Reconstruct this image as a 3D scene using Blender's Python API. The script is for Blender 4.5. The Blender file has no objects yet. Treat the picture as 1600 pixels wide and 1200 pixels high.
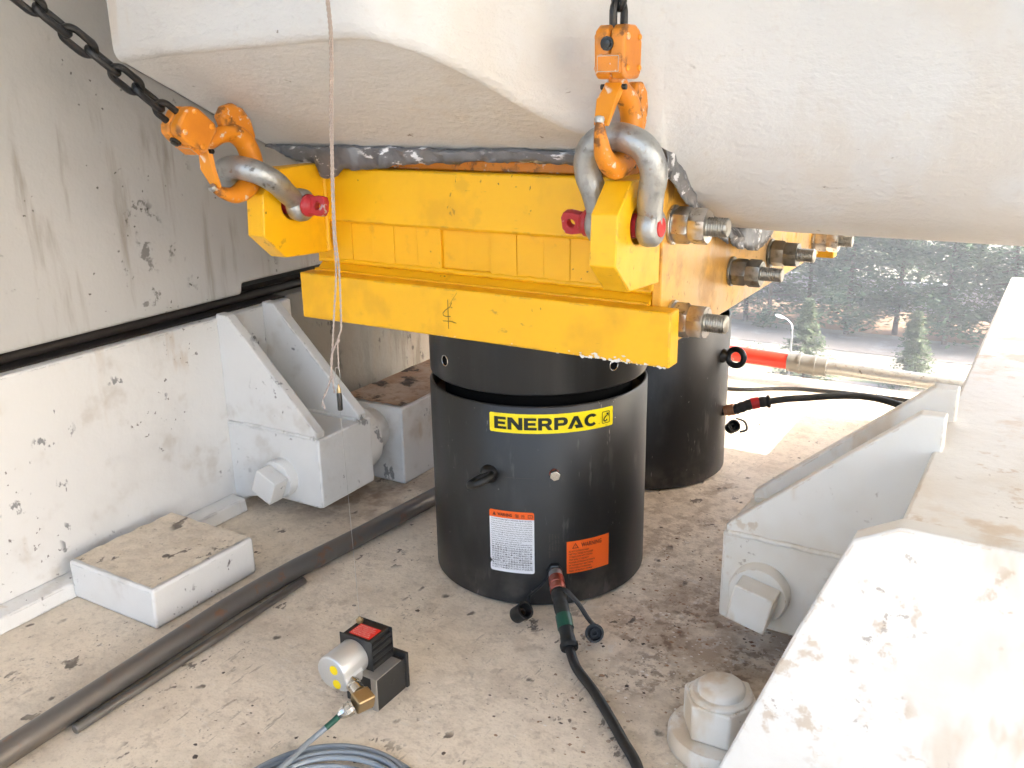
import bpy, bmesh, math, random
from mathutils import Vector, Matrix
from mathutils.noise import noise as pnoise
R = math.radians
V = Vector
random.seed(7)
scene = bpy.context.scene
COL = scene.collection

# ------------------------------------------------------------------ camera, sky, sun, exposure
cd = bpy.data.cameras.new('camera'); cam = bpy.data.objects.new('camera', cd); COL.objects.link(cam)
cam.matrix_world = Matrix(((0.85672931, -0.14208543, 0.49582416, 0.81207349),
                           (0.5155096, 0.26705627, -0.81421482, -1.4281519),
                           (-0.01672464, 0.95314954, 0.30203681, 0.87090874),
                           (0, 0, 0, 1)))
cd.sensor_width = 36.0; cd.lens = 36.0 * 1451.8 / 1600.0
cd.clip_start = 0.02; cd.clip_end = 2000
scene.camera = cam

SUN_AZ = V((0.95, 0.30, 0)).normalized(); SUN_EL = R(40)
world = bpy.data.worlds.new('World'); scene.world = world; world.use_nodes = True
wn = world.node_tree.nodes; wl = world.node_tree.links
sky = wn.new('ShaderNodeTexSky'); sky.sky_type = 'NISHITA'; sky.sun_disc = False
sky.sun_elevation = SUN_EL; sky.sun_rotation = math.atan2(SUN_AZ.x, SUN_AZ.y)
sky.air_density = 1.0; sky.dust_density = 5.0; sky.ozone_density = 0.5; sky.altitude = 0
bg = wn['Background']; bg.inputs['Strength'].default_value = 0.15
wl.new(sky.outputs[0], bg.inputs['Color'])
sd = bpy.data.lights.new('sun', 'SUN'); sd.energy = 2.0; sd.angle = R(0.53); sd.color = (1.0, 0.95, 0.87)
sun = bpy.data.objects.new('sun', sd); COL.objects.link(sun)
sdir = (SUN_AZ * math.cos(SUN_EL) + V((0, 0, math.sin(SUN_EL))))
sun.rotation_euler = (-sdir).to_track_quat('-Z', 'Y').to_euler(); sun.location = sdir * 30
vs = scene.view_settings
vs.view_transform = 'Standard'; vs.look = 'None'; vs.gamma = 1.0; vs.use_curve_mapping = False
vs.exposure = 2.78
scene.render.engine = 'CYCLES'
scene.cycles.max_bounces = 7; scene.cycles.diffuse_bounces = 4
scene.cycles.use_adaptive_sampling = True; scene.cycles.adaptive_threshold = 0.05
scene.cycles.use_denoising = True

# ------------------------------------------------------------------ object helpers
def obj(name, bm, m, parent=None, smooth=None, bevel=0, seg=2, sharp=35):
    bmesh.ops.recalc_face_normals(bm, faces=bm.faces[:])
    me = bpy.data.meshes.new(name); bm.to_mesh(me); bm.free()
    return mobj(name, me, m, parent, smooth, bevel, seg, sharp)
def mobj(name, me, m, parent=None, smooth=None, bevel=0, seg=2, sharp=35):
    o = bpy.data.objects.new(name, me); COL.objects.link(o)
    if m: me.materials.append(M[m] if isinstance(m, str) else m)
    if smooth or bevel:
        me.shade_smooth(); me.set_sharp_from_angle(angle=R(sharp))
    if bevel:
        b = o.modifiers.new('bevel', 'BEVEL'); b.width = bevel; b.segments = seg
        b.limit_method = 'ANGLE'; b.angle_limit = R(40); b.harden_normals = False
        wnm = o.modifiers.new('wn', 'WEIGHTED_NORMAL'); wnm.keep_sharp = True
    if parent:
        o.parent = parent
        off = V((0, 0, 0)) if parent.name in LOCAL else parent_origin(parent)
        o.matrix_parent_inverse = Matrix.Translation(-off)
    return o
LOCAL = set()          # things whose parts are modelled round their own origin
def parent_origin(p):
    o = V((0, 0, 0))
    if p.type == 'EMPTY': o = p.location.copy()
    return o
def thing(name, label, cat, loc=(0, 0, 0), group=None):
    o = bpy.data.objects.new(name, None); COL.objects.link(o); o.location = loc
    o.empty_display_size = 0.05
    return tag(o, label, cat, group)
def tag(o, label, cat=None, group=None):
    o['label'] = label
    if cat: o['category'] = cat
    if group: o['group'] = group
    return o
def kind(o, k): o['kind'] = k; return o

def B(): return bmesh.new()
def box(bm, x0, x1, y0, y1, z0, z1, mtx=None):
    c = V(((x0 + x1) / 2, (y0 + y1) / 2, (z0 + z1) / 2))
    m = Matrix.Translation(c) @ Matrix.Diagonal((abs(x1 - x0), abs(y1 - y0), abs(z1 - z0), 1))
    if mtx: m = mtx @ m
    bmesh.ops.create_cube(bm, size=1, matrix=m); return bm
def prism(bm, pts, axis, a, b):
    """extrude a polygon; pts are (y,z) for axis x, (x,z) for y, (x,y) for z"""
    def mk(p, t):
        return {'x': (t, p[0], p[1]), 'y': (p[0], t, p[1]), 'z': (p[0], p[1], t)}[axis]
    va = [bm.verts.new(mk(p, a)) for p in pts]; vb = [bm.verts.new(mk(p, b)) for p in pts]
    n = len(pts)
    bm.faces.new(va[::-1]); bm.faces.new(vb)
    for i in range(n): bm.faces.new((va[i], va[(i + 1) % n], vb[(i + 1) % n], vb[i]))
    return bm
def frame_from(d):
    d = V(d).normalized()
    u = d.orthogonal().normalized()
    if abs(d.z) < 0.99: u = V((0, 0, 1)).cross(d).normalized()
    return d, u, d.cross(u)
def cyl(bm, p0, p1, r0, seg=24, r1=None, rot=0):
    p0 = V(p0); p1 = V(p1); r1 = r0 if r1 is None else r1
    d, u, w = frame_from(p1 - p0)
    def ring(p, r): return [bm.verts.new(p + (u * math.cos(rot + 2 * math.pi * i / seg) + w * math.sin(rot + 2 * math.pi * i / seg)) * r) for i in range(seg)]
    a = ring(p0, r0); b = ring(p1, r1)
    bm.faces.new(a[::-1]); bm.faces.new(b)
    for i in range(seg): bm.faces.new((a[i], a[(i + 1) % seg], b[(i + 1) % seg], b[i]))
    return bm
def lathe(bm, prof, origin=(0, 0, 0), d=(0, 0, 1), seg=32, capped=True):
    """prof = [(r, t)] along direction d"""
    o = V(origin); d, u, w = frame_from(d)
    rings = []
    for r, t in prof:
        if r < 1e-6: rings.append([bm.verts.new(o + d * t)])
        else: rings.append([bm.verts.new(o + d * t + (u * math.cos(2 * math.pi * i / seg) + w * math.sin(2 * math.pi * i / seg)) * r) for i in range(seg)])
    for a, b in zip(rings, rings[1:]):
        for i in range(seg):
            j = (i + 1) % seg
            if len(a) == 1 and len(b) == 1: continue
            if len(a) == 1: bm.faces.new((a[0], b[i], b[j]))
            elif len(b) == 1: bm.faces.new((a[i], a[j], b[0]))
            else: bm.faces.new((a[i], a[j], b[j], b[i]))
    if capped:
        for rg, fl in ((rings[0], True), (rings[-1], False)):
            if len(rg) > 1: bm.faces.new(rg[::-1] if fl else rg)
    return bm
def catmull(pts, n=8, closed=False):
    P = [V(p) for p in pts]; out = []
    m = len(P); rng = m if closed else m - 1
    for i in range(rng):
        if closed: p0, p1, p2, p3 = P[i - 1], P[i], P[(i + 1) % m], P[(i + 2) % m]
        else: p0, p1, p2, p3 = P[max(i - 1, 0)], P[i], P[i + 1], P[min(i + 2, m - 1)]
        for k in range(n):
            t = k / n
            out.append(0.5 * ((2 * p1) + (p2 - p0) * t + (2 * p0 - 5 * p1 + 4 * p2 - p3) * t * t + (3 * p1 - p0 - 3 * p2 + p3) * t ** 3))
    if not closed: out.append(P[-1])
    return out
def tube(bm, pts, r, seg=10, closed=False, flat=None):
    """sweep a circle (radius r or r(i)) along points; flat=(a,b) scales the section axes"""
    pts = [V(p) for p in pts]; n = len(pts)
    def tang(i):
        if closed: return (pts[(i + 1) % n] - pts[i - 1]).normalized()
        return (pts[min(i + 1, n - 1)] - pts[max(i - 1, 0)]).normalized()
    t0 = tang(0); u = frame_from(t0)[1]
    rings = []
    for i in range(n):
        t = tang(i)
        u = (u - t * u.dot(t)).normalized(); w = t.cross(u)
        rr = r(i) if callable(r) else (r[i] if isinstance(r, (list, tuple)) else r)
        fa, fb = flat if flat else (1, 1)
        rings.append([bm.verts.new(pts[i] + (u * math.cos(2 * math.pi * k / seg) * fa + w * math.sin(2 * math.pi * k / seg) * fb) * rr) for k in range(seg)])
    for i in range(n if closed else n - 1):
        a, b = rings[i], rings[(i + 1) % n]
        for k in range(seg): bm.faces.new((a[k], a[(k + 1) % seg], b[(k + 1) % seg], b[k]))
    if not closed:
        bm.faces.new(rings[0][::-1]); bm.faces.new(rings[-1])
    return bm
def jitter(bm, amp, scale, seed=0):
    for v in bm.verts:
        p = v.co * scale + V((seed * 7.1, seed * 3.3, seed))
        v.co += V((pnoise(p), pnoise(p + V((31, 0, 0))), pnoise(p + V((0, 57, 0))))) * amp

# ------------------------------------------------------------------ materials
M = {}
def mat(name, base, rough=0.5, metal=0.0, layers=(), bump=(), spec=0.5, coat=0.0, edge=None):
    """layers: (type, scale, lo, hi, colour, amount, stretch, rough or None, mask or None)"""
    m = bpy.data.materials.new(name); m.use_nodes = True; M[name] = m
    nt = m.node_tree; N = nt.nodes; L = nt.links
    bs = N['Principled BSDF']
    bs.inputs['Roughness'].default_value = rough; bs.inputs['Metallic'].default_value = metal
    bs.inputs['Specular IOR Level'].default_value = spec
    bs.inputs['Coat Weight'].default_value = coat
    tc = N.new('ShaderNodeTexCoord')
    def field(typ, scale, stretch, detail=4.0, dist=0.0, seed=0.0):
        mp = N.new('ShaderNodeMapping'); L.new(tc.outputs['Object'], mp.inputs['Vector'])
        mp.inputs['Scale'].default_value = stretch; mp.inputs['Location'].default_value = (seed, seed * 1.7, seed * 0.6)
        if typ == 'voronoi':
            nz = N.new('ShaderNodeTexNoise'); nz.inputs['Scale'].default_value = scale * 2.2; nz.inputs['Detail'].default_value = 3
            L.new(mp.outputs[0], nz.inputs['Vector'])
            mx = N.new('ShaderNodeVectorMath'); mx.operation = 'MULTIPLY_ADD'
            k = 0.55 / scale
            L.new(nz.outputs['Color'], mx.inputs[0]); mx.inputs[1].default_value = (k, k, k); L.new(mp.outputs[0], mx.inputs[2])
            t = N.new('ShaderNodeTexVoronoi'); t.inputs['Scale'].default_value = scale
            t.inputs['Randomness'].default_value = 1.0
            L.new(mx.outputs[0], t.inputs['Vector']); return t.outputs['Distance']
        if typ == 'dist':
            dn = N.new('ShaderNodeVectorMath'); dn.operation = 'DISTANCE'; L.new(tc.outputs['Object'], dn.inputs[0]); dn.inputs[1].default_value = stretch; return dn.outputs['Value']
        if typ == 'grad':
            sp = N.new('ShaderNodeSeparateXYZ'); L.new(tc.outputs['Object'], sp.inputs[0]); return sp.outputs[int(scale)]
        t = N.new('ShaderNodeTexNoise'); t.inputs['Scale'].default_value = scale; t.inputs['Detail'].default_value = detail
        t.inputs['Roughness'].default_value = 0.62; t.inputs['Distortion'].default_value = dist
        L.new(mp.outputs[0], t.inputs['Vector']); return t.outputs['Fac']
    def ramp(out, lo, hi):
        mr = N.new('ShaderNodeMapRange'); mr.interpolation_type = 'SMOOTHSTEP'
        L.new(out, mr.inputs['Value']); mr.inputs['From Min'].default_value = lo; mr.inputs['From Max'].default_value = hi
        return mr.outputs['Result']
    def mul(a, b):
        mm = N.new('ShaderNodeMath'); mm.operation = 'MULTIPLY'
        for i, x in enumerate((a, b)):
            if isinstance(x, (int, float)): mm.inputs[i].default_value = x
            else: L.new(x, mm.inputs[i])
        return mm.outputs[0]
    rgb = N.new('ShaderNodeRGB'); rgb.outputs[0].default_value = (*base, 1); col = rgb.outputs[0]
    rv = N.new('ShaderNodeValue'); rv.outputs[0].default_value = rough; rcur = rv.outputs[0]
    for i, ly in enumerate(layers):
        typ, sc, lo, hi, c, amt = ly[:6]
        st = ly[6] if len(ly) > 6 and ly[6] else (1, 1, 1)
        f = ramp(field(typ, sc, st, seed=i * 3.7 + 1), lo, hi)
        if len(ly) > 8 and ly[8]:
            for mk in ly[8]:
                f = mul(f, ramp(field(mk[0], mk[1], mk[4] if len(mk) > 4 else (1, 1, 1), detail=2.0, seed=i * 5.1 + 9), mk[2], mk[3]))
        f = mul(f, amt)
        mx = N.new('ShaderNodeMix'); mx.data_type = 'RGBA'
        L.new(f, mx.inputs['Factor']); L.new(col, mx.inputs[6]); mx.inputs[7].default_value = (*c, 1); col = mx.outputs[2]
        if len(ly) > 7 and ly[7] is not None:
            m2 = N.new('ShaderNodeMix'); L.new(f, m2.inputs['Factor']); L.new(rcur, m2.inputs[2]); m2.inputs[3].default_value = ly[7]; rcur = m2.outputs[0]
    if edge:   # worn paint on real edges
        bv = N.new('ShaderNodeBevel'); bv.samples = 2; bv.inputs['Radius'].default_value = 0.0035
        ge = N.new('ShaderNodeNewGeometry'); dt = N.new('ShaderNodeVectorMath'); dt.operation = 'DOT_PRODUCT'
        L.new(bv.outputs[0], dt.inputs[0]); L.new(ge.outputs['Normal'], dt.inputs[1])
        f = mul(mul(ramp(dt.outputs['Value'], 0.985, 0.90), ramp(field('noise', 34, (1, 1, 1), seed=21), 0.50, 0.58)), edge[1])
        mx = N.new('ShaderNodeMix'); mx.data_type = 'RGBA'; L.new(f, mx.inputs['Factor']); L.new(col, mx.inputs[6]); mx.inputs[7].default_value = (*edge[0], 1); col = mx.outputs[2]
    L.new(col, bs.inputs['Base Color']); L.new(rcur, bs.inputs['Roughness'])
    prev = None
    for i, bp in enumerate(bump):
        sc, stg, dst = bp[:3]; st = bp[3] if len(bp) > 3 else (1, 1, 1)
        b = N.new('ShaderNodeBump'); b.inputs['Strength'].default_value = stg; b.inputs['Distance'].default_value = dst
        L.new(field('noise', sc, st, detail=2.0, seed=i * 11 + 2), b.inputs['Height'])
        if prev: L.new(prev, b.inputs['Normal'])
        prev = b.outputs[0]
    if prev: L.new(prev, bs.inputs['Normal'])
    return m

RUST = (0.16, 0.07, 0.03); TAN = (0.45, 0.33, 0.22); DARK = (0.03, 0.027, 0.025)
mat('floor', (0.75, 0.655, 0.53), 0.55, layers=[
    ('noise', 1.3, 0.45, 0.7, (0.60, 0.51, 0.395), 0.6),
    ('noise', 9, 0.52, 0.72, (0.47, 0.375, 0.28), 0.45),
    ('noise', 60, 0.52, 0.7, (0.40, 0.32, 0.25), 0.45),
    ('noise', 11, 0.44, 0.62, (0.30, 0.20, 0.125), 0.65, None, None, [('dist', 0, 0.36, 0.12, (0.46, -0.12, 0))]),
    ('noise', 60, 0.46, 0.60, (0.15, 0.085, 0.05), 0.75, None, None, [('dist', 0, 0.36, 0.10, (0.46, -0.14, 0)), ('noise', 9, 0.40, 0.56)]),
    ('noise', 45, 0.56, 0.62, (0.70, 0.66, 0.60), 0.7, None, None, [('dist', 0, 0.40, 0.12, (0.40, -0.05, 0)), ('noise', 12, 0.48, 0.56)]),
    ('noise', 8, 0.42, 0.58, (0.20, 0.12, 0.07), 0.75, None, None, [('dist', 0, 0.30, 0.05, (-0.52, 0.06, 0))]),
    ('noise', 34, 0.46, 0.60, (0.30, 0.21, 0.14), 0.5, None, None, [('dist', 0, 0.40, 0.14, (0.26, 0.20, 0))]),
    ('noise', 12, 0.56, 0.66, (0.28, 0.19, 0.12), 0.6, None, None, [('noise', 2.2, 0.52, 0.62)]),
    ('voronoi', 22, 0.17, 0.06, (0.07, 0.055, 0.045), 0.85, (1, 0.7, 1), 0.7, [('noise', 6, 0.53, 0.59)]),
    ('noise', 120, 0.60, 0.68, (0.14, 0.10, 0.075), 0.8, None, 0.7, [('noise', 9, 0.48, 0.58)]),
    ('noise', 24, 0.62, 0.655, (0.07, 0.05, 0.04), 0.85, (1.2, 0.7, 1), 0.5, [('noise', 5, 0.50, 0.58)]),
    ('noise', 80, 0.61, 0.67, (0.74, 0.70, 0.64), 0.35, (0.4, 1.6, 1), None, [('noise', 3, 0.5, 0.6)]),
    ('noise', 60, 0.63, 0.67, (0.14, 0.11, 0.085), 0.45, (2.0, 0.3, 1), None, [('noise', 4, 0.50, 0.62)]),
    ('noise', 30, 0.44, 0.68, (0.50, 0.425, 0.335), 0.35),
    ('noise', 200, 0.54, 0.70, (0.38, 0.30, 0.23), 0.4),
], bump=[(70, 0.5, 0.004), (9, 0.25, 0.01)], spec=0.3)
mat('white_steel', (0.70, 0.69, 0.67), 0.45, edge=((0.10, 0.095, 0.09), 0.9), layers=[
    ('noise', 3, 0.48, 0.75, (0.56, 0.545, 0.52), 0.6),
    ('noise', 9, 0.52, 0.70, (0.47, 0.42, 0.36), 0.55),
    ('noise', 26, 0.62, 0.66, (0.14, 0.14, 0.145), 0.8, (1, 1, 0.7), 0.6, [('noise', 5, 0.55, 0.60)]),
    ('noise', 70, 0.63, 0.67, (0.13, 0.11, 0.10), 0.85, None, 0.7, [('noise', 6, 0.56, 0.61)]),
    ('noise', 10, 0.55, 0.7, (0.46, 0.33, 0.2), 0.45, (2, 2, 0.5), None, [('noise', 3, 0.5, 0.6)]),
], bump=[(90, 0.25, 0.002), (14, 0.25, 0.006)], spec=0.45)
mat('cream_steel', (0.78, 0.75, 0.695), 0.45, edge=((0.45, 0.29, 0.14), 0.85), layers=[
    ('noise', 3, 0.48, 0.68, (0.66, 0.58, 0.47), 0.65),
    ('noise', 8, 0.50, 0.64, (0.58, 0.41, 0.23), 0.55, (1.6, 1.6, 0.6), None, [('noise', 2.6, 0.46, 0.58)]),
    ('noise', 34, 0.56, 0.66, (0.50, 0.35, 0.20), 0.55, None, None, [('noise', 5, 0.48, 0.58)]),
    ('noise', 80, 0.63, 0.68, (0.26, 0.18, 0.12), 0.55, None, 0.7, [('noise', 8, 0.56, 0.63)]),
], bump=[(70, 0.3, 0.002), (10, 0.3, 0.008)], spec=0.4)
mat('stained_wall', (0.50, 0.485, 0.46), 0.65, layers=[
    ('noise', 2.2, 0.42, 0.7, (0.38, 0.36, 0.335), 0.7),
    ('noise', 9, 0.52, 0.68, (0.24, 0.19, 0.14), 0.6, (2, 2, 0.25), None, [('noise', 2.0, 0.46, 0.6)]),
    ('noise', 12, 0.54, 0.66, (0.05, 0.045, 0.04), 0.8, (2, 2, 0.3), None, [('grad', 1, 0.1, 0.5), ('noise', 2.5, 0.42, 0.56)]),
    ('noise', 26, 0.60, 0.66, (0.10, 0.09, 0.08), 0.7, None, None, [('noise', 6, 0.52, 0.6)]),
    ('voronoi', 48, 0.15, 0.07, (0.07, 0.06, 0.05), 0.85, None, None, [('noise', 8, 0.5, 0.58)]),
], bump=[(60, 0.35, 0.003), (9, 0.25, 0.008)], spec=0.3)
mat('pier_stain', (0.25, 0.235, 0.21), 0.7, layers=[
    ('noise', 5, 0.42, 0.62, (0.25, 0.21, 0.165), 0.75, (1.5, 1.5, 0.5)),
    ('noise', 12, 0.48, 0.62, (0.10, 0.075, 0.05), 0.75, (2, 2, 0.3), None, [('grad', 1, 0.15, 0.8)]),
    ('noise', 30, 0.56, 0.64, (0.05, 0.045, 0.04), 0.8, (1.3, 1.3, 0.7), None, [('noise', 6, 0.46, 0.58)]),
], bump=[(60, 0.4, 0.004), (9, 0.25, 0.008)], spec=0.25)
mat('body_white', (0.575, 0.57, 0.565), 0.5, layers=[
    ('noise', 1.7, 0.5, 0.75, (0.59, 0.555, 0.52), 0.7),
    ('noise', 3.5, 0.52, 0.62, (0.52, 0.45, 0.37), 0.30, (1, 1, 0.6)),
    ('noise', 13, 0.58, 0.70, (0.52, 0.40, 0.28), 0.40, (1.5, 1.5, 0.25), None, [('noise', 3, 0.5, 0.62)]),
    ('voronoi', 9, 0.075, 0.03, (0.10, 0.08, 0.06), 0.9, (1, 1, 1.6), 0.7, [('noise', 4, 0.56, 0.62)]),
    ('noise', 45, 0.66, 0.69, (0.16, 0.12, 0.09), 0.8, (0.6, 0.6, 1.4), 0.7, [('noise', 6, 0.57, 0.62)]),
    ('noise', 70, 0.58, 0.68, (0.54, 0.51, 0.49), 0.5),
], bump=[(26, 0.28, 0.009, (0.6, 0.6, 1.8)), (150, 0.45, 0.003, (0.8, 0.8, 1.2))], spec=0.4)
YEL = (0.88, 0.465, 0.007)
mat('yellow', YEL, 0.38, edge=((0.20, 0.10, 0.04), 0.85), layers=[
    ('noise', 5, 0.45, 0.75, (0.80, 0.42, 0.008), 0.6),
    ('noise', 20, 0.60, 0.72, (0.62, 0.32, 0.015), 0.4),
    ('noise', 90, 0.66, 0.69, (0.08, 0.04, 0.02), 0.75, (1, 1, 0.5), 0.6, [('noise', 8, 0.56, 0.61)]),
    ('voronoi', 50, 0.10, 0.05, (0.05, 0.03, 0.02), 0.9, None, 0.7, [('noise', 7, 0.52, 0.6)]),
    ('noise', 90, 0.70, 0.73, (0.25, 0.12, 0.02), 0.75, (0.25, 1, 2.0), 0.6, [('noise', 5, 0.44, 0.56)]),
    ('noise', 9, 0.52, 0.66, (0.66, 0.33, 0.012), 0.5, (1, 1, 0.8), 0.5),
    ('noise', 34, 0.62, 0.68, (0.34, 0.17, 0.03), 0.6, (0.7, 1, 1.2), 0.55, [('noise', 6, 0.52, 0.6)]),
], bump=[(60, 0.12, 0.002), (8, 0.12, 0.006)], spec=0.45)
mat('yellow_web', YEL, 0.4, layers=[
    ('noise', 5, 0.45, 0.75, (0.80, 0.42, 0.008), 0.6),
    ('noise', 24, 0.60, 0.72, (0.60, 0.30, 0.015), 0.45),
    ('voronoi', 60, 0.12, 0.05, (0.05, 0.03, 0.02), 0.9, None, 0.7, [('noise', 8, 0.55, 0.62)]),
], bump=[(60, 0.15, 0.002), (9, 0.2, 0.006)], spec=0.45)
mat('yellow_stained', (0.78, 0.40, 0.045), 0.34, edge=((0.16, 0.075, 0.03), 0.8), layers=[
    ('noise', 4, 0.42, 0.60, (0.64, 0.42, 0.20), 0.75, None, None, [('grad', 1, -0.22, 0.0)]),
    ('noise', 9, 0.48, 0.64, (0.42, 0.20, 0.05), 0.65),
    ('noise', 7, 0.47, 0.6, (0.55, 0.43, 0.31), 0.6, (1, 1.2, 0.8), None, [('grad', 1, -0.12, 0.12)]),
    ('noise', 18, 0.56, 0.64, (0.20, 0.10, 0.04), 0.65, (1, 1.3, 0.7), 0.6, [('noise', 6, 0.46, 0.58)]),
    ('noise', 70, 0.58, 0.66, (0.28, 0.14, 0.05), 0.6, None, 0.5, [('noise', 8, 0.46, 0.58)]),
    ('noise', 50, 0.63, 0.67, (0.80, 0.62, 0.38), 0.6, (1, 2.0, 0.25), 0.4, [('noise', 6, 0.52, 0.6)]),
    ('voronoi', 50, 0.13, 0.05, (0.08, 0.045, 0.02), 0.9, None, 0.7, [('noise', 7, 0.50, 0.58)]),
], bump=[(60, 0.2, 0.002)], spec=0.45)
mat('orange', (0.66, 0.225, 0.012), 0.42, edge=((0.45, 0.40, 0.36), 0.8), layers=[
    ('noise', 12, 0.5, 0.7, (0.55, 0.17, 0.012), 0.7),
    ('noise', 45, 0.50, 0.60, (0.09, 0.042, 0.02), 0.8, None, 0.7, [('noise', 14, 0.44, 0.56)]),
    ('noise', 70, 0.60, 0.64, (0.62, 0.55, 0.48), 0.85, None, 0.5, [('noise', 16, 0.52, 0.58)]),
], bump=[(80, 0.2, 0.002)])
mat('orange_chipped', (0.74, 0.27, 0.015), 0.42, layers=[
    ('noise', 55, 0.50, 0.56, (0.75, 0.68, 0.60), 0.9, None, 0.5, [('noise', 18, 0.45, 0.53)]),
], bump=[(80, 0.2, 0.002)])
mat('galvanised', (0.40, 0.41, 0.41), 0.42, 0.75, layers=[
    ('noise', 60, 0.5, 0.68, (0.27, 0.27, 0.26), 0.6),
    ('noise', 50, 0.58, 0.66, (0.10, 0.08, 0.06), 0.75, None, 0.6, [('noise', 14, 0.5, 0.6)]),
    ('noise', 70, 0.62, 0.7, (0.25, 0.14, 0.07), 0.5),
], bump=[(180, 0.4, 0.002)])
mat('red_paint', (0.42, 0.022, 0.03), 0.4, layers=[
    ('noise', 60, 0.60, 0.64, (0.5, 0.42, 0.40), 0.8, None, 0.5, [('noise', 20, 0.5, 0.56)]),
    ('noise', 30, 0.5, 0.7, (0.25, 0.012, 0.02), 0.6)], bump=[(90, 0.2, 0.002)])
mat('red_dot', (0.60, 0.02, 0.02), 0.45)
mat('bolt_steel', (0.56, 0.53, 0.49), 0.30, 0.9, layers=[
    ('noise', 30, 0.5, 0.7, (0.36, 0.29, 0.21), 0.7),
    ('noise', 80, 0.58, 0.68, (0.12, 0.08, 0.05), 0.7, None, 0.6)], bump=[(120, 0.2, 0.0015)])
mat('rod_steel', (0.42, 0.40, 0.36), 0.4, 0.9, layers=[
    ('noise', 50, 0.5, 0.7, (0.14, 0.11, 0.07), 0.8, None, 0.55)])
mat('dark_bolt', (0.30, 0.29, 0.26), 0.38, 0.85, layers=[('noise', 40, 0.5, 0.7, (0.10, 0.085, 0.06), 0.8)])
mat('lead', (0.20, 0.20, 0.21), 0.38, 0.45, layers=[
    ('noise', 22, 0.5, 0.7, (0.11, 0.11, 0.12), 0.7),
    ('noise', 55, 0.55, 0.61, (0.80, 0.80, 0.82), 0.95, (0.5, 1, 1.4), 0.4, [('noise', 14, 0.44, 0.54)])],
    bump=[(40, 0.4, 0.006), (150, 0.2, 0.002)])
mat('black_paint', (0.0085, 0.0083, 0.0082), 0.38, layers=[
    ('noise', 6, 0.45, 0.7, (0.015, 0.0147, 0.0145), 0.8, (1, 1, 0.4), 0.46),
    ('noise', 9, 0.54, 0.68, (0.032, 0.030, 0.029), 0.55, (1.4, 1.4, 0.5), 0.5),
    ('noise', 30, 0.58, 0.68, (0.10, 0.092, 0.085), 0.55, (1.5, 1.5, 0.3), 0.6, [('noise', 5, 0.48, 0.6)]),
    ('noise', 18, 0.42, 0.66, (0.11, 0.095, 0.08), 0.55, None, 0.7, [('grad', 2, 0.09, 0.0)]),
    ('noise', 90, 0.68, 0.72, (0.14, 0.13, 0.12), 0.5, (2, 2, 0.3), 0.5, [('noise', 8, 0.52, 0.62)]),
    ('voronoi', 60, 0.075, 0.03, (0.40, 0.38, 0.35), 0.8, None, 0.5, [('noise', 9, 0.54, 0.62)]),
    ('noise', 120, 0.66, 0.69, (0.22, 0.20, 0.18), 0.7, (1.6, 1.6, 0.25), 0.5, [('noise', 10, 0.55, 0.61)]),
], bump=[(200, 0.06, 0.001)], spec=0.5)
mat('black_collar', (0.009, 0.0092, 0.0095), 0.30, 0.25, layers=[
    ('noise', 3, 0.4, 0.7, (0.022, 0.022, 0.022), 0.8, (6, 6, 0.2), 0.36),
    ('noise', 80, 0.66, 0.7, (0.08, 0.08, 0.08), 0.4, (1, 1, 3), 0.5, [('noise', 9, 0.5, 0.6)]),
], spec=0.5)
mat('gap_shade', (0.003, 0.003, 0.003), 0.9, spec=0.05)  # matte black, paints the shade in the gap round the plunger and in holes
mat('rubber', (0.012, 0.012, 0.012), 0.55, layers=[('noise', 60, 0.5, 0.75, (0.03, 0.028, 0.026), 0.7)], bump=[(160, 0.2, 0.001)])
mat('hose_black', (0.014, 0.014, 0.014), 0.5, layers=[('noise', 30, 0.5, 0.75, (0.035, 0.03, 0.026), 0.7)], bump=[(120, 0.2, 0.001)])
mat('green_band', (0.006, 0.07, 0.045), 0.4)
mat('red_band', (0.55, 0.012, 0.015), 0.45)
mat('copper_red', (0.34, 0.075, 0.05), 0.3, 0.8, layers=[('noise', 30, 0.5, 0.7, (0.45, 0.20, 0.14), 0.7)])
mat('copper', (0.50, 0.24, 0.13), 0.35, 0.7)
mat('dark_steel', (0.05, 0.05, 0.05), 0.35, 0.8)
mat('nickel', (0.62, 0.60, 0.56), 0.22, 1.0)
mat('brass', (0.42, 0.31, 0.17), 0.35, 0.9)
mat('silver', (0.62, 0.62, 0.61), 0.40, 0.65, bump=[(200, 0.05, 0.001)])
mat('anodised_black', (0.012, 0.012, 0.012), 0.42)
mat('plastic_black', (0.018, 0.018, 0.018), 0.5)
mat('alu', (0.42, 0.40, 0.37), 0.45, 0.7)
mat('label_yellow', (0.86, 0.68, 0.008), 0.35, layers=[('noise', 40, 0.64, 0.7, (0.5, 0.35, 0.02), 0.6)])
mat('label_ink', (0.008, 0.013, 0.008), 0.45)
mat('label_white', (0.78, 0.78, 0.80), 0.4)
mat('label_orange', (0.88, 0.125, 0.012), 0.4)
mat('ink_dark', (0.05, 0.04, 0.045), 0.5)
mat('ink_red', (0.10, 0.015, 0.01), 0.5)
mat('etch', (0.05, 0.04, 0.032), 0.5)
mat('label_red', (0.70, 0.02, 0.012), 0.4)
mat('ink_white', (0.8, 0.55, 0.5), 0.5)
mat('sticker_yellow', (0.85, 0.62, 0.0), 0.4)
mat('pen', (0.03, 0.02, 0.01), 0.6)
mat('cable_grey', (0.22, 0.25, 0.28), 0.42, bump=[(120, 0.1, 0.001)])
mat('cable_green', (0.008, 0.07, 0.04), 0.45)
mat('rope', (0.40, 0.33, 0.29), 0.8)
mat('wire', (0.45, 0.44, 0.42), 0.4, 0.8)
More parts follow.
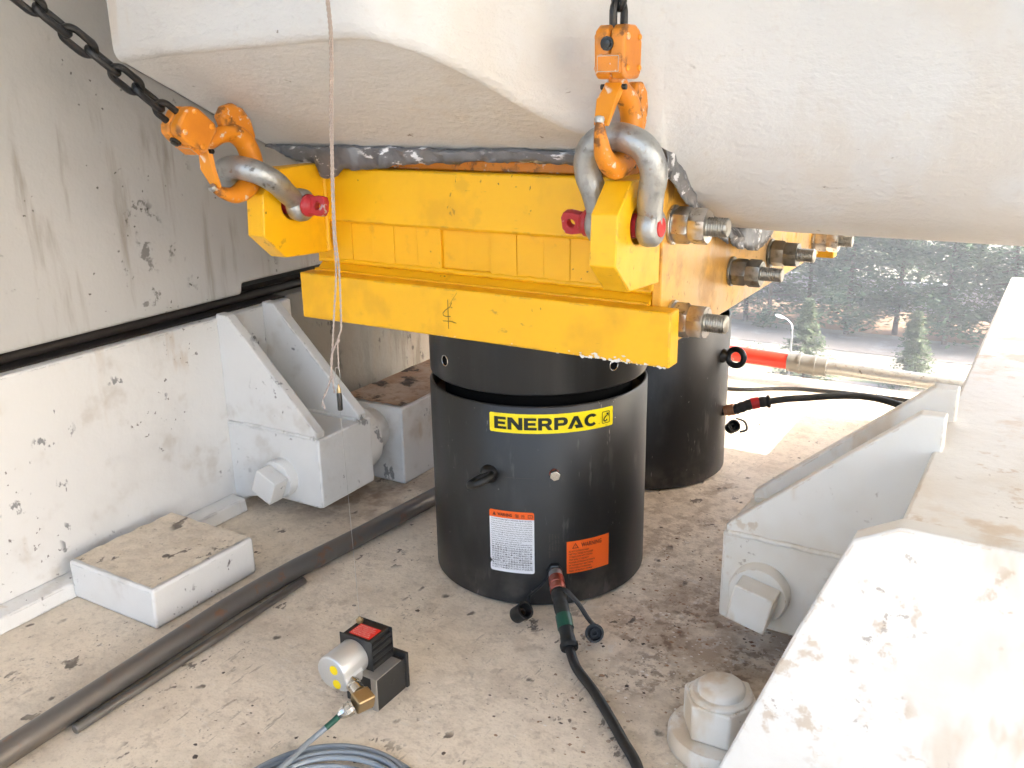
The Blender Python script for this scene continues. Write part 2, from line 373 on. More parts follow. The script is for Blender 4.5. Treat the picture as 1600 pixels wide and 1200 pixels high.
mat('pipe_steel', (0.15, 0.14, 0.13), 0.40, 0.5, layers=[
    ('noise', 9, 0.48, 0.7, (0.16, 0.13, 0.10), 0.8, (1, 0.3, 1), 0.5),
    ('noise', 24, 0.56, 0.68, (0.24, 0.11, 0.05), 0.6)], bump=[(80, 0.2, 0.002)])
mat('bar_steel', (0.24, 0.235, 0.23), 0.28, 0.85, layers=[('noise', 14, 0.5, 0.66, (0.12, 0.10, 0.09), 0.7, (1, 0.3, 1), 0.4)])
mat('dark_rail', (0.035, 0.03, 0.028), 0.45, 0.3, layers=[('noise', 14, 0.5, 0.7, (0.12, 0.075, 0.05), 0.7, (1, 0.2, 1))])
mat('rust_top', (0.34, 0.20, 0.12), 0.8, layers=[
    ('noise', 7, 0.42, 0.6, (0.45, 0.36, 0.28), 0.7),
    ('noise', 16, 0.54, 0.62, (0.035, 0.025, 0.02), 0.95),
    ('noise', 60, 0.5, 0.7, (0.20, 0.11, 0.06), 0.6)], bump=[(50, 0.5, 0.006)])
mat('flake', (0.10, 0.075, 0.06), 0.7, layers=[('noise', 15, 0.5, 0.6, (0.30, 0.26, 0.22), 0.8)])
mat('flake_light', (0.75, 0.70, 0.64), 0.6)
mat('red_rail', (0.66, 0.045, 0.025), 0.45, layers=[('noise', 14, 0.58, 0.66, (0.6, 0.4, 0.36), 0.6, (1, 1, 1))])
mat('grey_clamp', (0.25, 0.25, 0.24), 0.5, 0.4)
mat('ground', (0.30, 0.28, 0.23), 0.9, layers=[
    ('noise', 0.06, 0.50, 0.60, (0.13, 0.155, 0.07), 0.8),
    ('noise', 0.3, 0.5, 0.7, (0.30, 0.27, 0.20), 0.6),
    ('noise', 2.0, 0.5, 0.7, (0.22, 0.22, 0.14), 0.35)])
mat('path', (0.27, 0.235, 0.195), 0.9, layers=[('noise', 0.6, 0.5, 0.7, (0.38, 0.35, 0.31), 0.6)])
mat('earth', (0.28, 0.185, 0.12), 0.9, layers=[('noise', 0.5, 0.5, 0.7, (0.22, 0.15, 0.11), 0.7)])
mat('far_wall', (0.34, 0.35, 0.37), 0.85, layers=[('noise', 0.4, 0.45, 0.7, (0.26, 0.26, 0.27), 0.7, (1, 1, 0.3))])
mat('bark', (0.10, 0.075, 0.055), 0.9)
def leafmat(name, c0, c1):
    m = bpy.data.materials.new(name); m.use_nodes = True; M[name] = m
    N = m.node_tree.nodes; L = m.node_tree.links; bs = N['Principled BSDF']; bs.inputs['Roughness'].default_value = 0.6
    g = N.new('ShaderNodeNewGeometry'); mx = N.new('ShaderNodeMix'); mx.data_type = 'RGBA'
    L.new(g.outputs['Random Per Island'], mx.inputs['Factor']); mx.inputs[6].default_value = (*c0, 1); mx.inputs[7].default_value = (*c1, 1)
    L.new(mx.outputs[2], bs.inputs['Base Color'])
    tr = N.new('ShaderNodeBsdfTranslucent'); L.new(mx.outputs[2], tr.inputs['Color']); ms = N.new('ShaderNodeMixShader'); ms.inputs[0].default_value = 0.4
    L.new(bs.outputs[0], ms.inputs[1]); L.new(tr.outputs[0], ms.inputs[2]); L.new(ms.outputs[0], N['Material Output'].inputs['Surface'])
leafmat('leaf_cedar', (0.055, 0.105, 0.05), (0.11, 0.165, 0.085))
leafmat('leaf_fir', (0.08, 0.11, 0.05), (0.13, 0.17, 0.09))
leafmat('leaf_bush', (0.06, 0.09, 0.03), (0.11, 0.15, 0.05))
# ------------------------------------------------------------------ structure: platform floor and ground far below
bm = B(); prism(bm, [(-2.4, -3.0), (2.2, -3.0), (2.2, 1.42), (-0.42, 1.42), (-0.42, 1.9), (-2.4, 1.9)], 'z', -1.2, 0)
fl = kind(obj('floor', bm, 'floor', bevel=0.02), 'structure'); fl['label'] = 'stained beige concrete pier top'
bm = B(); bmesh.ops.create_grid(bm, x_segments=1, y_segments=1, size=900, matrix=Matrix.Translation((0, 400, -18)))
kind(obj('ground', bm, 'ground'), 'structure')
bm = B(); prism(bm, [(-60, 52), (40, 55), (40, 62), (-60, 59)], 'z', -17.99, -17.95); kind(obj('road', bm, 'path'), 'structure')
bm = B(); prism(bm, [(-60, 66), (40, 70), (40, 75), (-60, 71)], 'z', -17.99, -17.95); kind(obj('path', bm, 'path'), 'structure')
bm = B(); bmesh.ops.create_grid(bm, x_segments=160, y_segments=10, size=0.5, matrix=Matrix.Translation((-12, 78.5, -18.02)) @ Matrix.Diagonal((100, 9, 1, 1)))
for v in bm.verts:
    t = (v.co.y - 74) / 9; v.co.z += max(0, math.sin(math.pi * t)) ** 0.7 * (0.55 + 0.35 * pnoise(V((v.co.x * .3, v.co.y * .3, 1)))) + 0.08 * pnoise(v.co * 1.7)
kind(obj('bank', bm, 'earth', smooth=True), 'structure')

# ------------------------------------------------------------------ white casting overhead
def under(y):
    m = min(abs(y - 0.276), 0.80)
    return 0.6525 + 0.49 * (m - 0.226) if m > 0.226 else 0.6525 - 0.02 * (1 - (m / 0.226) ** 2)
front = catmull([(-0.02, -0.515, 0), (0.06, -0.515, 0), (0.108, -0.485, 0), (0.148, -0.42, 0), (0.175, -0.345, 0), (0.216, -0.275, 0),
                 (0.265, -0.234, 0), (0.300, -0.190, 0), (0.317, -0.12, 0), (0.322, -0.05, 0), (0.338, 0.003, 0), (0.378, 0.038, 0), (0.45, 0.05, 0), (0.75, 0.06, 0)], 5)
outl = [(-0.41, 2.4), (-0.41, -0.49), (-0.30, -0.502)] + [(p.x, p.y) for p in front] + [(1.2, 0.06), (2.6, 0.06), (2.6, 1.05), (0.33, 1.05), (0.33, 2.4)]  # unseen back edges shaped for where sun and shade fall
bm = B()
f = bm.faces.new([bm.verts.new((x, y, 0)) for x, y in outl])
for y in [-.42 + .08 * i for i in range(20)]:
    bmesh.ops.bisect_plane(bm, geom=bm.verts[:] + bm.edges[:] + bm.faces[:], plane_co=(0, y, 0), plane_no=(0, 1, 0), dist=1e-5)
bot = bm.faces[:]
ext = bmesh.ops.extrude_face_region(bm, geom=bot)
topv = [g for g in ext['geom'] if isinstance(g, bmesh.types.BMVert)]
for v in topv: v.co.z = 3.4   # lowered to the added shade deck below
for v in bm.verts:
    if v.co.z < 1: v.co.z = under(v.co.y)
bm.normal_update()
NL = 10
walls = [f for f in bm.faces if abs(f.normal.z) < 0.2]
vedges = [e for e in bm.edges if abs(e.verts[0].co.z - e.verts[1].co.z) > 1.5]
bmesh.ops.subdivide_edges(bm, edges=vedges, cuts=NL + 2, use_grid_fill=False)
TOPY = [(0.24, -0.275), (0.27, -0.252), (0.32, -0.222), (0.40, -0.19), (0.50, -0.17), (0.75, -0.155), (9, -0.155)]
def flare(x, y):
    if y > 0.3 or x < 0.24: return 0.022
    for (a, ya), (b, yb) in zip(TOPY, TOPY[1:]):
        if a <= x <= b: return max(0.022, y - (ya + (yb - ya) * (x - a) / (b - a)))
    return 0.022
cols = {}
for v in bm.verts: cols.setdefault((round(v.co.x, 4), round(v.co.y, 4)), []).append(v)
for (x, y), vv in cols.items():
    vv.sort(key=lambda v: v.co.z)
    if len(vv) < NL: continue
    zb = vv[0].co.z; r = flare(x, y)
    fx, fy = (0.0, -1.0) if y < 0.3 else (0, 0)
    if 0.1 < x < 0.24: fx, fy = 0.6, -0.6
    if x < -0.3: fx, fy = 0.0, -0.8
    for k, v in enumerate(vv):
        if k == 0: continue
        if k <= NL:
            ph = k / NL * math.pi / 2; out, z = r * math.sin(ph), zb + r * (1 - math.cos(ph))
        elif k == NL + 1: out, z = r, 1.25
        else: out, z = r, 1.905 if k == len(vv) - 1 else 1.5
        v.co.x += fx * out; v.co.y += fy * out; v.co.z = z
casting = obj('white_casting', bm, 'body_white', smooth=True, sharp=50)
wn_ = casting.modifiers.new('wn', 'WEIGHTED_NORMAL'); wn_.keep_sharp = True; wn_.weight = 80
bm = B(); prism(bm, [(-3.0, -2.6), (4.2, -2.6), (4.2, 0.75), (1.7, 0.95), (1.7, 2.6), (-3.0, 2.6)], 'z', 1.91, 2.35); kind(obj('shade_deck', bm, 'stained_wall', bevel=0.02), 'structure')  # added deck, out of view, blocks overhead skylight and sun on the front floor
tag(casting, 'massive white painted casting overhead with tan sloping underside', 'casting')

# ------------------------------------------------------------------ yellow girder
def prism_hole(bm, pts, axis, a, b, centre, r, seg=28):
    def mk(p, t): return {'x': (t, p[0], p[1]), 'y': (p[0], t, p[1])}[axis]
    hole = [(centre[0] + r * math.cos(2 * math.pi * i / seg), centre[1] + r * math.sin(2 * math.pi * i / seg)) for i in range(seg)]
    loops = {}
    for t in (a, b):
        es = []
        for k, pl in enumerate((pts, hole)):
            vs_ = [bm.verts.new(mk(p, t)) for p in pl]; loops[(t, k)] = vs_
            es += [bm.edges.new((vs_[i], vs_[(i + 1) % len(vs_)])) for i in range(len(vs_))]
        bmesh.ops.triangle_fill(bm, use_beauty=True, use_dissolve=False, edges=es)
    for k in (0, 1):
        va, vb = loops[(a, k)], loops[(b, k)]; n = len(va)
        for i in range(n): bm.faces.new((va[i], va[(i + 1) % n], vb[(i + 1) % n], vb[i]))
    return bm
GR = thing('yellow_girder', 'yellow welded steel girder resting on two black jacks', 'girder', (0, 0.28, 0.49))
def tops(y, d=0.014): return min(under(y) - d, 0.765)
yy = [-0.178 + i * 0.0456 for i in range(21)]
prof = [(yy[0], 0.51), (yy[-1], 0.51)] + [(y, tops(y)) for y in reversed(yy)]
bm = B(); prism(bm, prof, 'x', -0.335, 0.300); obj('box_section', bm, 'yellow', GR, bevel=0.002)
prof = [(-0.196, 0.50), (0.75, 0.50)] + [(y, tops(y, 0.010)) for y in [0.75, 0.72, 0.66, 0.6, 0.55, 0.51, 0.48, 0.4, 0.276, 0.15, 0.08, 0.04, 0.0, -0.06, -0.12, -0.17, -0.196]]
bm = B(); prism(bm, prof, 'x', 0.301, 0.315)
ep = obj('end_plate', bm, 'yellow_stained', GR, bevel=0.002); ep['label'] = 'end plate streaked with brown stains'
for y0, y1, nm in ((-0.237, -0.203, 'lower_flange'), (0.757, 0.791, 'lower_flange')):
    bm = B(); box(bm, -0.347, 0.347, y0, y1, 0.490, 0.571); obj(nm, bm, 'yellow', GR, bevel=0.0025)
bm = B(); prism(bm, [(-0.2025, 0.492), (0.7565, 0.492), (0.7565, 0.508), (-0.176, 0.508), (-0.176, 0.588), (-0.184, 0.584), (-0.2025, 0.569)], 'x', -0.340, 0.2995)
obj('base_plate', bm, 'yellow_web', GR, bevel=0.002)
for y0, y1 in ((-0.209, -0.179), (0.735, 0.762)):
    bm = B(); box(bm, -0.338, 0.2995, y0, y1, 0.6605, 0.750); obj('upper_flange', bm, 'yellow', GR, bevel=0.003)
bm = B(); box(bm, -0.325, 0.298, -0.192, -0.1795, 0.751, 0.7665); jitter(bm, 0.002, 9); obj('top_strip', bm, 'orange', GR, bevel=0.002)  # orange-yellow plate edge, shade of the gap put into its colour
seams = [-0.344, -0.313, -0.263, -0.217, -0.171, -0.123, -0.074, -0.028, 0.021, 0.07, 0.118, 0.164, 0.21, 0.255, 0.299]
for i, (a, b) in enumerate(zip(seams, seams[1:])):
    d = [0.0015, 0.003, 0.002, 0.0028, 0.002, 0.0025, -0.003, -0.0015, 0.003, 0.002, 0.0028, 0.0022, 0.003, 0.002][i]
    bm = B(); box(bm, a + 0.0003, b - 0.0003, -0.1865 - d, -0.1785, 0.5885, 0.6600)
    for v in bm.verts: v.co.x += random.uniform(-.0003, .0003)
    obj('web_plate', bm, 'yellow_web', GR, bevel=0.0006)
def bead(p0, p1, r, seed, m='yellow_web', parent=GR, name='weld_bead', step=0.006):
    p0, p1 = V(p0), V(p1); n = max(6, int((p1 - p0).length / step))
    pts = [p0.lerp(p1, i / n) + V((0, pnoise(V((i * .45, seed, 0))), pnoise(V((i * .45, seed, 5))))) * r * 0.35 for i in range(n + 1)]
    bm = B(); tube(bm, pts, lambda i: r * (1 + 0.22 * pnoise(V((i * 0.8, seed, 9)))), 8); return obj(name, bm, m, parent, smooth=True, sharp=80)
bead((-0.342, -0.1865, 0.5875), (0.298, -0.1865, 0.5875), 0.0052, 1)
bead((-0.335, -0.1875, 0.6595), (0.298, -0.1875, 0.6595), 0.0042, 2)
bead((-0.340, -0.2025, 0.571), (0.298, -0.2025, 0.571), 0.0035, 3)
bead((0.300, -0.193, 0.59), (0.300, -0.2, 0.75), 0.0045, 4)
LUG = [(-0.2085, 0.757), (-0.310, 0.757), (-0.352, 0.718), (-0.357, 0.652), (-0.312, 0.612), (-0.2095, 0.606)]
for x0, x1 in ((-0.337, -0.300), (0.279, 0.317)):
    bm = B(); prism_hole(bm, LUG, 'x', x0, x1, (-0.288, 0.697), 0.0245)
    lg = obj('lug_plate', bm, 'yellow', GR, bevel=0.002)
    for xs in (x1 + 0.001,):
        bead((xs if x0 < 0 else 0.2995, -0.2095, 0.61), (xs if x0 < 0 else 0.2995, -0.2095, 0.752), 0.005, 6 + xs * 9, parent=lg)
# chipped paint along the lower edge of the flange
bm = B()
for i in range(60):
    x = random.gauss(0.265, 0.035) if i < 46 else random.uniform(-0.1, 0.34)
    s = random.uniform(0.0006, 0.0030) if i < 46 else random.uniform(.0005, .0013); z = 0.4903 + abs(random.gauss(0, 0.003))
    x = min(x, 0.340); n = random.randint(5, 8)
    bm.faces.new([bm.verts.new((x + s * random.uniform(.5, 1.5) * math.cos(k * 6.283 / n) * 1.4, -0.2374 - random.uniform(0, .0006), z + s * random.uniform(.4, 1.1) * math.sin(k * 6.283 / n))) for k in range(n)])
ch = kind(obj('paint_chip', bm, 'flake_light', GR), 'stuff')
# centre-line mark drawn in pen on the lower flange
def stroke(bm, pts, w, y):
    P = [V((p[0], 0, p[1])) for p in pts]
    for a, b in zip(P, P[1:]):
        d = (b - a).normalized(); nn = V((-d.z, 0, d.x)) * w / 2
        bm.faces.new([bm.verts.new((q.x, y, q.z)) for q in (a - nn, b - nn, b + nn, a + nn)])
bm = B(); cx = -0.031
stroke(bm, [(cx, 0.505), (cx + 0.0005, 0.553)], 0.0012, -0.2373)
stroke(bm, [(cx + 0.008, 0.549), (cx + 0.004, 0.541), (cx - 0.004, 0.536), (cx - 0.010, 0.530), (cx - 0.009, 0.526), (cx - 0.004, 0.525), (cx + 0.005, 0.526)], 0.0011, -0.2374)
stroke(bm, [(cx + 0.006, 0.541), (cx + 0.009, 0.5405)], 0.0011, -0.2375)
stroke(bm, [(cx - 0.010, 0.517), (cx + 0.006, 0.518), (cx + 0.016, 0.516)], 0.0011, -0.2376)
stroke(bm, [(cx + 0.004, 0.546), (cx + 0.019, 0.566)], 0.0005, -0.2377)
obj('pen_mark', bm, 'pen', GR)
# tie rods with washers and paired nuts through the end plate
def hexnut(bm, x0, x1, y, z, af, rot):
    r = af / math.sqrt(3); t = x1 - x0
    lathe_hex = [(0.80, 0), (0.90, 0.0), (1.0, 0.12), (1.0, 0.88), (0.90, 1.0), (0.80, 1.0)]
    rings = []
    for k, tt in lathe_hex:
        rg = []
        for i in range(24):
            a = i * math.pi / 12
            hexr = r * math.cos(math.pi / 6) / math.cos((a % (math.pi / 3)) - math.pi / 6)
            rr = min(hexr, r * (0.885 + 0.13 * (k - 0.9) / 0.1)) if k < 1.0 else hexr
            if k <= 0.8: rr = r * 0.5
            rg.append(bm.verts.new((x0 + t * tt, y + rr * math.cos(a + rot), z + rr * math.sin(a + rot))))
        rings.append(rg)
    for a, b in zip(rings, rings[1:]):
        for i in range(24): bm.faces.new((a[i], a[(i + 1) % 24], b[(i + 1) % 24], b[i]))
    return bm
for (y, z, af, m1, rot, ln) in ((-0.160, 0.682, 0.046, 'bolt_steel', 0.35, 0.398), (-0.150, 0.541, 0.046, 'bolt_steel', 0.5, 0.400),
                           (0.118, 0.567, 0.041, 'dark_bolt', 0.1, 0.404), (0.352, 0.563, 0.044, 'dark_bolt', 0.6, 0.40), (0.70, 0.682, 0.046, 'bolt_steel', 0.2, 0.398), (0.70, 0.541, 0.046, 'bolt_steel', 0.2, 0.398)):
    bm = B(); rr = af * 0.30
    pr = [(rr, 0.0)]
    k = 0.0; x = 0.37
    while x < ln - 0.003:
        pr += [(rr, x - 0.316), (rr * 0.86, x + 0.0017 - 0.316), (rr, x + 0.0033 - 0.316)]; x += 0.0036
    pr += [(rr * 0.88, ln - 0.316), (0, ln - 0.3165)]
    lathe(bm, pr, (0.3155, y, z), (1, 0, 0), 24)
    rod = obj('tie_rod', bm, 'rod_steel', GR, smooth=True, sharp=50)
    bm = B(); lathe(bm, [(af * .5, 0), (af * .62, 0), (af * .62, 0.0045), (af * .5, 0.0045)], (0.3152, y, z), (1, 0, 0), 32); obj('washer', bm, m1, rod, bevel=0.0008)
    for x0, x1, dr in ((0.3200, 0.3445, 0), (0.3450, 0.3690, 0.3)):
        bm = B(); hexnut(bm, x0, x1, y, z, af, rot + dr); obj('nut', bm, m1, rod, smooth=True, sharp=32)

# ------------------------------------------------------------------ lead sheet squeezed between casting and girder
def sheet(path, prof, nu, seed):
    """path(u)-> (point, outward) ; prof(u) -> list of (out, down)"""
    bm = B(); rows = []
    for i in range(nu + 1):
        u = i / nu; p, o = path(u); rows.append([bm.verts.new(p + o * a + V((0, 0, -b))) for a, b in prof(u)])
    for a, b in zip(rows, rows[1:]):
        for k in range(len(a) - 1): bm.faces.new((a[k], a[k + 1], b[k + 1], b[k]))
    return bm
def lead_front(u):
    y = -0.232; return V((-0.405 + u * 0.690, y, under(y) - 0.004)), V((0, -1, 0))
def lead_side(u):
    y = -0.238 + u * 0.62; return V((0.330, y, under(y) + 0.004)), V((1, 0, 0))
def prof_front(u):
    w = pnoise(V((u * 11, 1.3, 0))); w2 = pnoise(V((u * 31, 4.1, 0))); w3 = pnoise(V((u * 70, 7.7, 0)))
    edge = 0.764 - 0.021 * math.exp(-((u - 0.200) / 0.034) ** 4) - 0.009 * math.exp(-((u - 0.30) / 0.10) ** 2) + 0.008 * min(1, max(0, (u - .3) / .35)) + 0.0025 * w + 0.0015 * w3
    drop = 0.790 - edge
    if u < 0.10: drop *= 0.25 + 0.75 * u / 0.10
    return [(-0.09, -0.0), (-0.03, 0.003), (0.0, 0.001), (0.003 + .002 * w2, 0.004), (0.002 + 0.003 * w2, drop * .35), (-0.002 + 0.003 * w + .002 * w3, drop * .7), (-0.005 + 0.005 * w2 + 0.004 * w3, drop)]
def prof_side(u):
    w = pnoise(V((u * 9, 2.3, 0))); w2 = pnoise(V((u * 26, 5.1, 0))); w3 = pnoise(V((u * 60, 8.7, 0)))
    drop = 0.040 + 0.008 * w + 0.004 * w3
    if u > 0.44: drop = 0.020 + 0.026 * math.sin(min(1, (u - .44) / .46) * math.pi) + 0.007 * w
    return [(-0.08, 0.0), (-0.02, 0.004), (-0.004, 0.003), (0.003 + .005 * w2, 0.007), (0.005 + 0.007 * w, drop * .5), (0.003 + 0.006 * w2, drop * .75), (0.003 + 0.006 * w3, drop)]
bm = sheet(lead_front, prof_front, 140, 1)
b2 = sheet(lead_side, prof_side, 110, 2); me_ = bpy.data.meshes.new('x'); b2.to_mesh(me_); b2.free(); bm.from_mesh(me_); bpy.data.meshes.remove(me_)
jitter(bm, 0.0050, 26, 9); jitter(bm, 0.0026, 60, 3); jitter(bm, 0.0012, 160, 5)
ls = obj('lead_sheet', bm, 'lead', smooth=True, sharp=28)
so = ls.modifiers.new('solid', 'SOLIDIFY'); so.thickness = 0.0016; so.offset = 0
tag(ls, 'crumpled grey lead sheet squeezed between girder and white casting', 'lead sheet')

# ------------------------------------------------------------------ flat print bent round a cylinder
def wrap(bm, R0, a0, z0, cx=0, cy=0, off=0.0006, step=0.006):
    """bm lies flat in (x=u, y=v); u runs along the arc from angle a0, v is height above z0"""
    us = [v.co.x for v in bm.verts]; u = min(us) + step
    while u < max(us):
        bmesh.ops.bisect_plane(bm, geom=bm.verts[:] + bm.edges[:] + bm.faces[:], plane_co=(u, 0, 0), plane_no=(1, 0, 0), dist=1e-7); u += step
    for v in bm.verts:
        a = a0 + v.co.x / R0; r = R0 + off + v.co.z
        v.co = V((cx + r * math.cos(a), cy + r * math.sin(a), z0 + v.co.y))
    return bm
def rrect(bm, x0, x1, y0, y1, r, n=5):
    pts = []
    for cx_, cy_, a in ((x1 - r, y1 - r, 0), (x0 + r, y1 - r, 90), (x0 + r, y0 + r, 180), (x1 - r, y0 + r, 270)):
        for k in range(n + 1): pts.append((cx_ + r * math.cos(R(a + 90 * k / n)), cy_ + r * math.sin(R(a + 90 * k / n))))
    bm.faces.new([bm.verts.new((p[0], p[1], 0)) for p in pts]); return bm
def poly(bm, pts, dx=0, dy=0, s=1, sx=None):
    sx = sx or s
    f = bm.faces.new([bm.verts.new((dx + p[0] * sx, dy + p[1] * s, 0)) for p in pts]); return f
_tc = {}
def text_bm(bm, txt, x, y, h, width=None, align='LEFT', bold=0.0):
    c = bpy.data.curves.new('t', 'FONT'); c.body = txt; c.size = 1; c.resolution_u = 2; c.fill_mode = 'FRONT'; c.offset = bold
    o = bpy.data.objects.new('t', c); COL.objects.link(o)
    bpy.context.view_layer.update()
    dg = bpy.context.evaluated_depsgraph_get(); me = bpy.data.meshes.new_from_object(o.evaluated_get(dg))
    n0 = len(bm.verts); bm.from_mesh(me); bm.verts.ensure_lookup_table()
    vv = bm.verts[n0:]
    if vv:
        xs = [v.co.x for v in vv]; w = max(xs) - min(xs); mn = min(xs); sx = (width / w) if width else h
        for v in vv: v.co = V((x + (v.co.x - mn) * sx, y + v.co.y * h, 0))
    bpy.data.objects.remove(o); bpy.data.curves.remove(c); bpy.data.meshes.remove(me)
    return bm
# heavy wide capitals, unit height 1
LET = {
 'E': (0.92, [[(0, 0), (.92, 0), (.92, .22), (.30, .22), (.30, .39), (.84, .39), (.84, .61), (.30, .61), (.30, .78), (.90, .78), (.90, 1), (0, 1)]]),
 'N': (1.10, [[(0, 0), (.29, 0), (.29, .60), (.78, 0), (1.10, 0), (1.10, 1), (.81, 1), (.81, .42), (.34, 1), (0, 1)]]),
 'R': (1.06, [[(0, 0), (.29, 0), (.29, .34), (.50, .34), (.72, 0), (1.06, 0), (.80, .38), (.93, .47), (.99, .60), (.99, .76), (.92, .90), (.78, .98), (.66, 1), (0, 1), (0, .78), (.60, .78), (.68, .74), (.70, .67), (.68, .60), (.60, .56), (.29, .56), (.29, .78), (0, .78)]]),
 'P': (0.88, [[(0, 0), (.29, 0), (.29, .32), (.66, .32), (.80, .35), (.93, .44), (.99, .57), (.99, .74), (.92, .89), (.78, .98), (.66, 1), (0, 1), (0, .78), (.60, .78), (.68, .74), (.70, .66), (.68, .58), (.60, .54), (.29, .54), (.29, .78), (0, .78)]]),
 'A': (1.16, [[(0, 0), (.32, 0), (.62, .66), (.80, .30), (.50, .30), (.60, .10), (.62, 0), (1.22, 0), (.78, 1), (.47, 1)]]),
 'C': (1.12, []),
}
cpts_o = [(0.58 + 0.56 * math.cos(R(a)), 0.5 + 0.52 * math.sin(R(a))) for a in range(38, 323, 12)]
cpts_i = [(0.58 + 0.27 * math.cos(R(a)), 0.5 + 0.28 * math.sin(R(a))) for a in range(322, 37, -12)]
LET['C'] = (1.14, [cpts_o + cpts_i])
def brand_letters(bm, x, y, h, width):
    word = 'ENERPAC'; gap = 0.10; tot = sum(LET[c][0] for c in word) + gap * 6; k = width / tot
    for c in word:
        w, ps = LET[c]
        for p in ps:
            if c in 'RP':   # bowl cut as a slit polygon: build from pieces instead
                q = p[:p.index((0, 1)) + 1]
                inner = p[p.index((0, 1)) + 2:-2]
                # outline with keyhole at the left top
                pts = q + [(0, .78)] + [(.29, .78)] + inner[:1] + inner[1:]
                bm2 = [(0, 0), (.29, 0), (.29, .78), (0, .78)]
                poly(bm, bm2, x, y, h, k)
                outer = [t for t in q if t not in ((0, 0), (.29, 0))]
                ring_in = [t for t in inner if t[0] >= 0.29]
                poly(bm, [(.29, outer[0][1])] + outer[1:] + [(0, .78)] + ring_in, x, y, h, k)
            else: poly(bm, p, x, y, h, k)
        x += (w + gap) * k
def engraved(bm, n, x, y, dy, w, h): 
    for i in range(n): text_bm(bm, ''.join(random.choice('ABCDEFGHIKLMNOPRST0123456789 ') for _ in range(14)), x, y - i * dy, h, w * random.uniform(.8, 1))

# ------------------------------------------------------------------ hydraulic jacks
CR, CH = 0.2, 0.373
def jack(cx, cy, label, group=None):
    J = thing('hydraulic_jack', label, 'jack', (cx, cy, 0))
    bm = B(); lathe(bm, [(0, 0.001), (CR - .006, 0.001), (CR, 0.006), (CR, CH - 0.003), (CR - 0.0025, CH), (CR - 0.005, CH), (CR - 0.007, CH - 0.03), (0.17, CH - .05), (0, CH - .05)], (cx, cy, 0), (0, 0, 1), 128)
    obj('cylinder_body', bm, 'black_paint', J, smooth=True, sharp=40)
    bm = B(); lathe(bm, [(0.172, CH - 0.06), (0.172, 0.42)], (cx, cy, 0), (0, 0, 1), 64); obj('plunger', bm, 'gap_shade', J, smooth=True)
    zt = 0.489
    bm = B(); lathe(bm, [(0.16, 0.3915), (0.1965, 0.3915), (0.1985, 0.3935), (0.1985, zt - .006), (0.1945, zt - .002), (0.02, zt - .002), (0.0, zt - .002)], (cx, cy, 0), (0, 0, 1), 128)
    return J, obj('lock_ring', bm, 'black_collar', J, smooth=True, sharp=40)
J1, ring1 = jack(0, 0, 'black hydraulic jack with yellow brand sticker and warning labels, nearest the camera')
J2, ring2 = jack(-0.027, 0.552, 'plain black hydraulic jack standing behind the labelled one')
for a in (-114, -21.1, 66, 159):
    ca, sa = math.cos(R(a)), math.sin(R(a))
    bm = B(); cyl(bm, (0.19 * ca, 0.19 * sa, 0.4305), (0.1989 * ca, 0.1989 * sa, 0.4305), 0.0088, 24); o = obj('spanner_hole_shade', bm, 'gap_shade', ring1, smooth=True)  # uncut hole: black plug carries its inner shade as colour
    bm = B(); P = [V((0.1986 * ca, 0.1986 * sa, 0.4305)) + (V((-sa, ca, 0)) * math.cos(t) + V((0, 0, 1)) * math.sin(t)) * 0.0092 for t in [k * 2 * math.pi / 24 for k in range(24)]]
    tube(bm, P, 0.0009, 6, closed=True); obj('hole_rim', bm, 'nickel', ring1, smooth=True)
# brand sticker
A0 = R(-84.6); UW = R(62.8) * CR
bm = B(); rrect(bm, 0, UW, 0, 0.034, 0.003); wrap(bm, CR, A0, 0.3265, off=0.0005); st = obj('brand_sticker', bm, 'label_yellow', J1, smooth=True)
st['label'] = 'yellow brand sticker with black wide capitals'
bm = B(); brand_letters(bm, UW * 0.040, 0.0062, 0.0215, UW * 0.815); wrap(bm, CR, A0, 0.3265, off=0.0011); obj('lettering', bm, 'label_ink', st)
bm = B(); lx, ly, s = UW * 0.892, 0.006, 0.0215
def ringpoly(bm, o, i):
    n = len(o); vo = [bm.verts.new((*p, 0)) for p in o]; vi = [bm.verts.new((*p, 0)) for p in i]
    for k in range(n): bm.faces.new((vo[k], vo[(k + 1) % n], vi[(k + 1) % n], vi[k]))
def rr_pts(x0, x1, y0, y1, r, n=3):
    pts = []
    for cx_, cy_, a in ((x1 - r, y1 - r, 0), (x0 + r, y1 - r, 90), (x0 + r, y0 + r, 180), (x1 - r, y0 + r, 270)):
        for k in range(n + 1): pts.append((cx_ + r * math.cos(R(a + 90 * k / n)), cy_ + r * math.sin(R(a + 90 * k / n))))
    return pts
sw = 0.0165
ringpoly(bm, rr_pts(lx, lx + sw, ly, ly + s, .0025), rr_pts(lx + .0012, lx + sw - .0012, ly + .0012, ly + s - .0012, .0018))
# hooked arrow inside the box
poly(bm, [(.003, .0045), (.0052, .0030), (.0085, .0030), (.0108, .0048), (.0112, .0072), (.0088, .0072), (.0084, .0058), (.0072, .0052), (.0060, .0055), (.0054, .0068), (.0058, .0085), (.0110, .0135), (.0092, .0152), (.0036, .0098), (.0028, .0070)], lx, ly)
poly(bm, [(.0085, .0178), (.0140, .0180), (.0138, .0112), (.0122, .0135), (.0096, .0160)], lx, ly)
poly(bm, [(.0, .0006), (.0004, 0), (.0012, 0), (.0016, .0006), (.0012, .0013), (.0004, .0013)], UW * .862, 0.0075)
wrap(bm, CR, A0, 0.3265, off=0.0011); obj('logo', bm, 'label_ink', st)
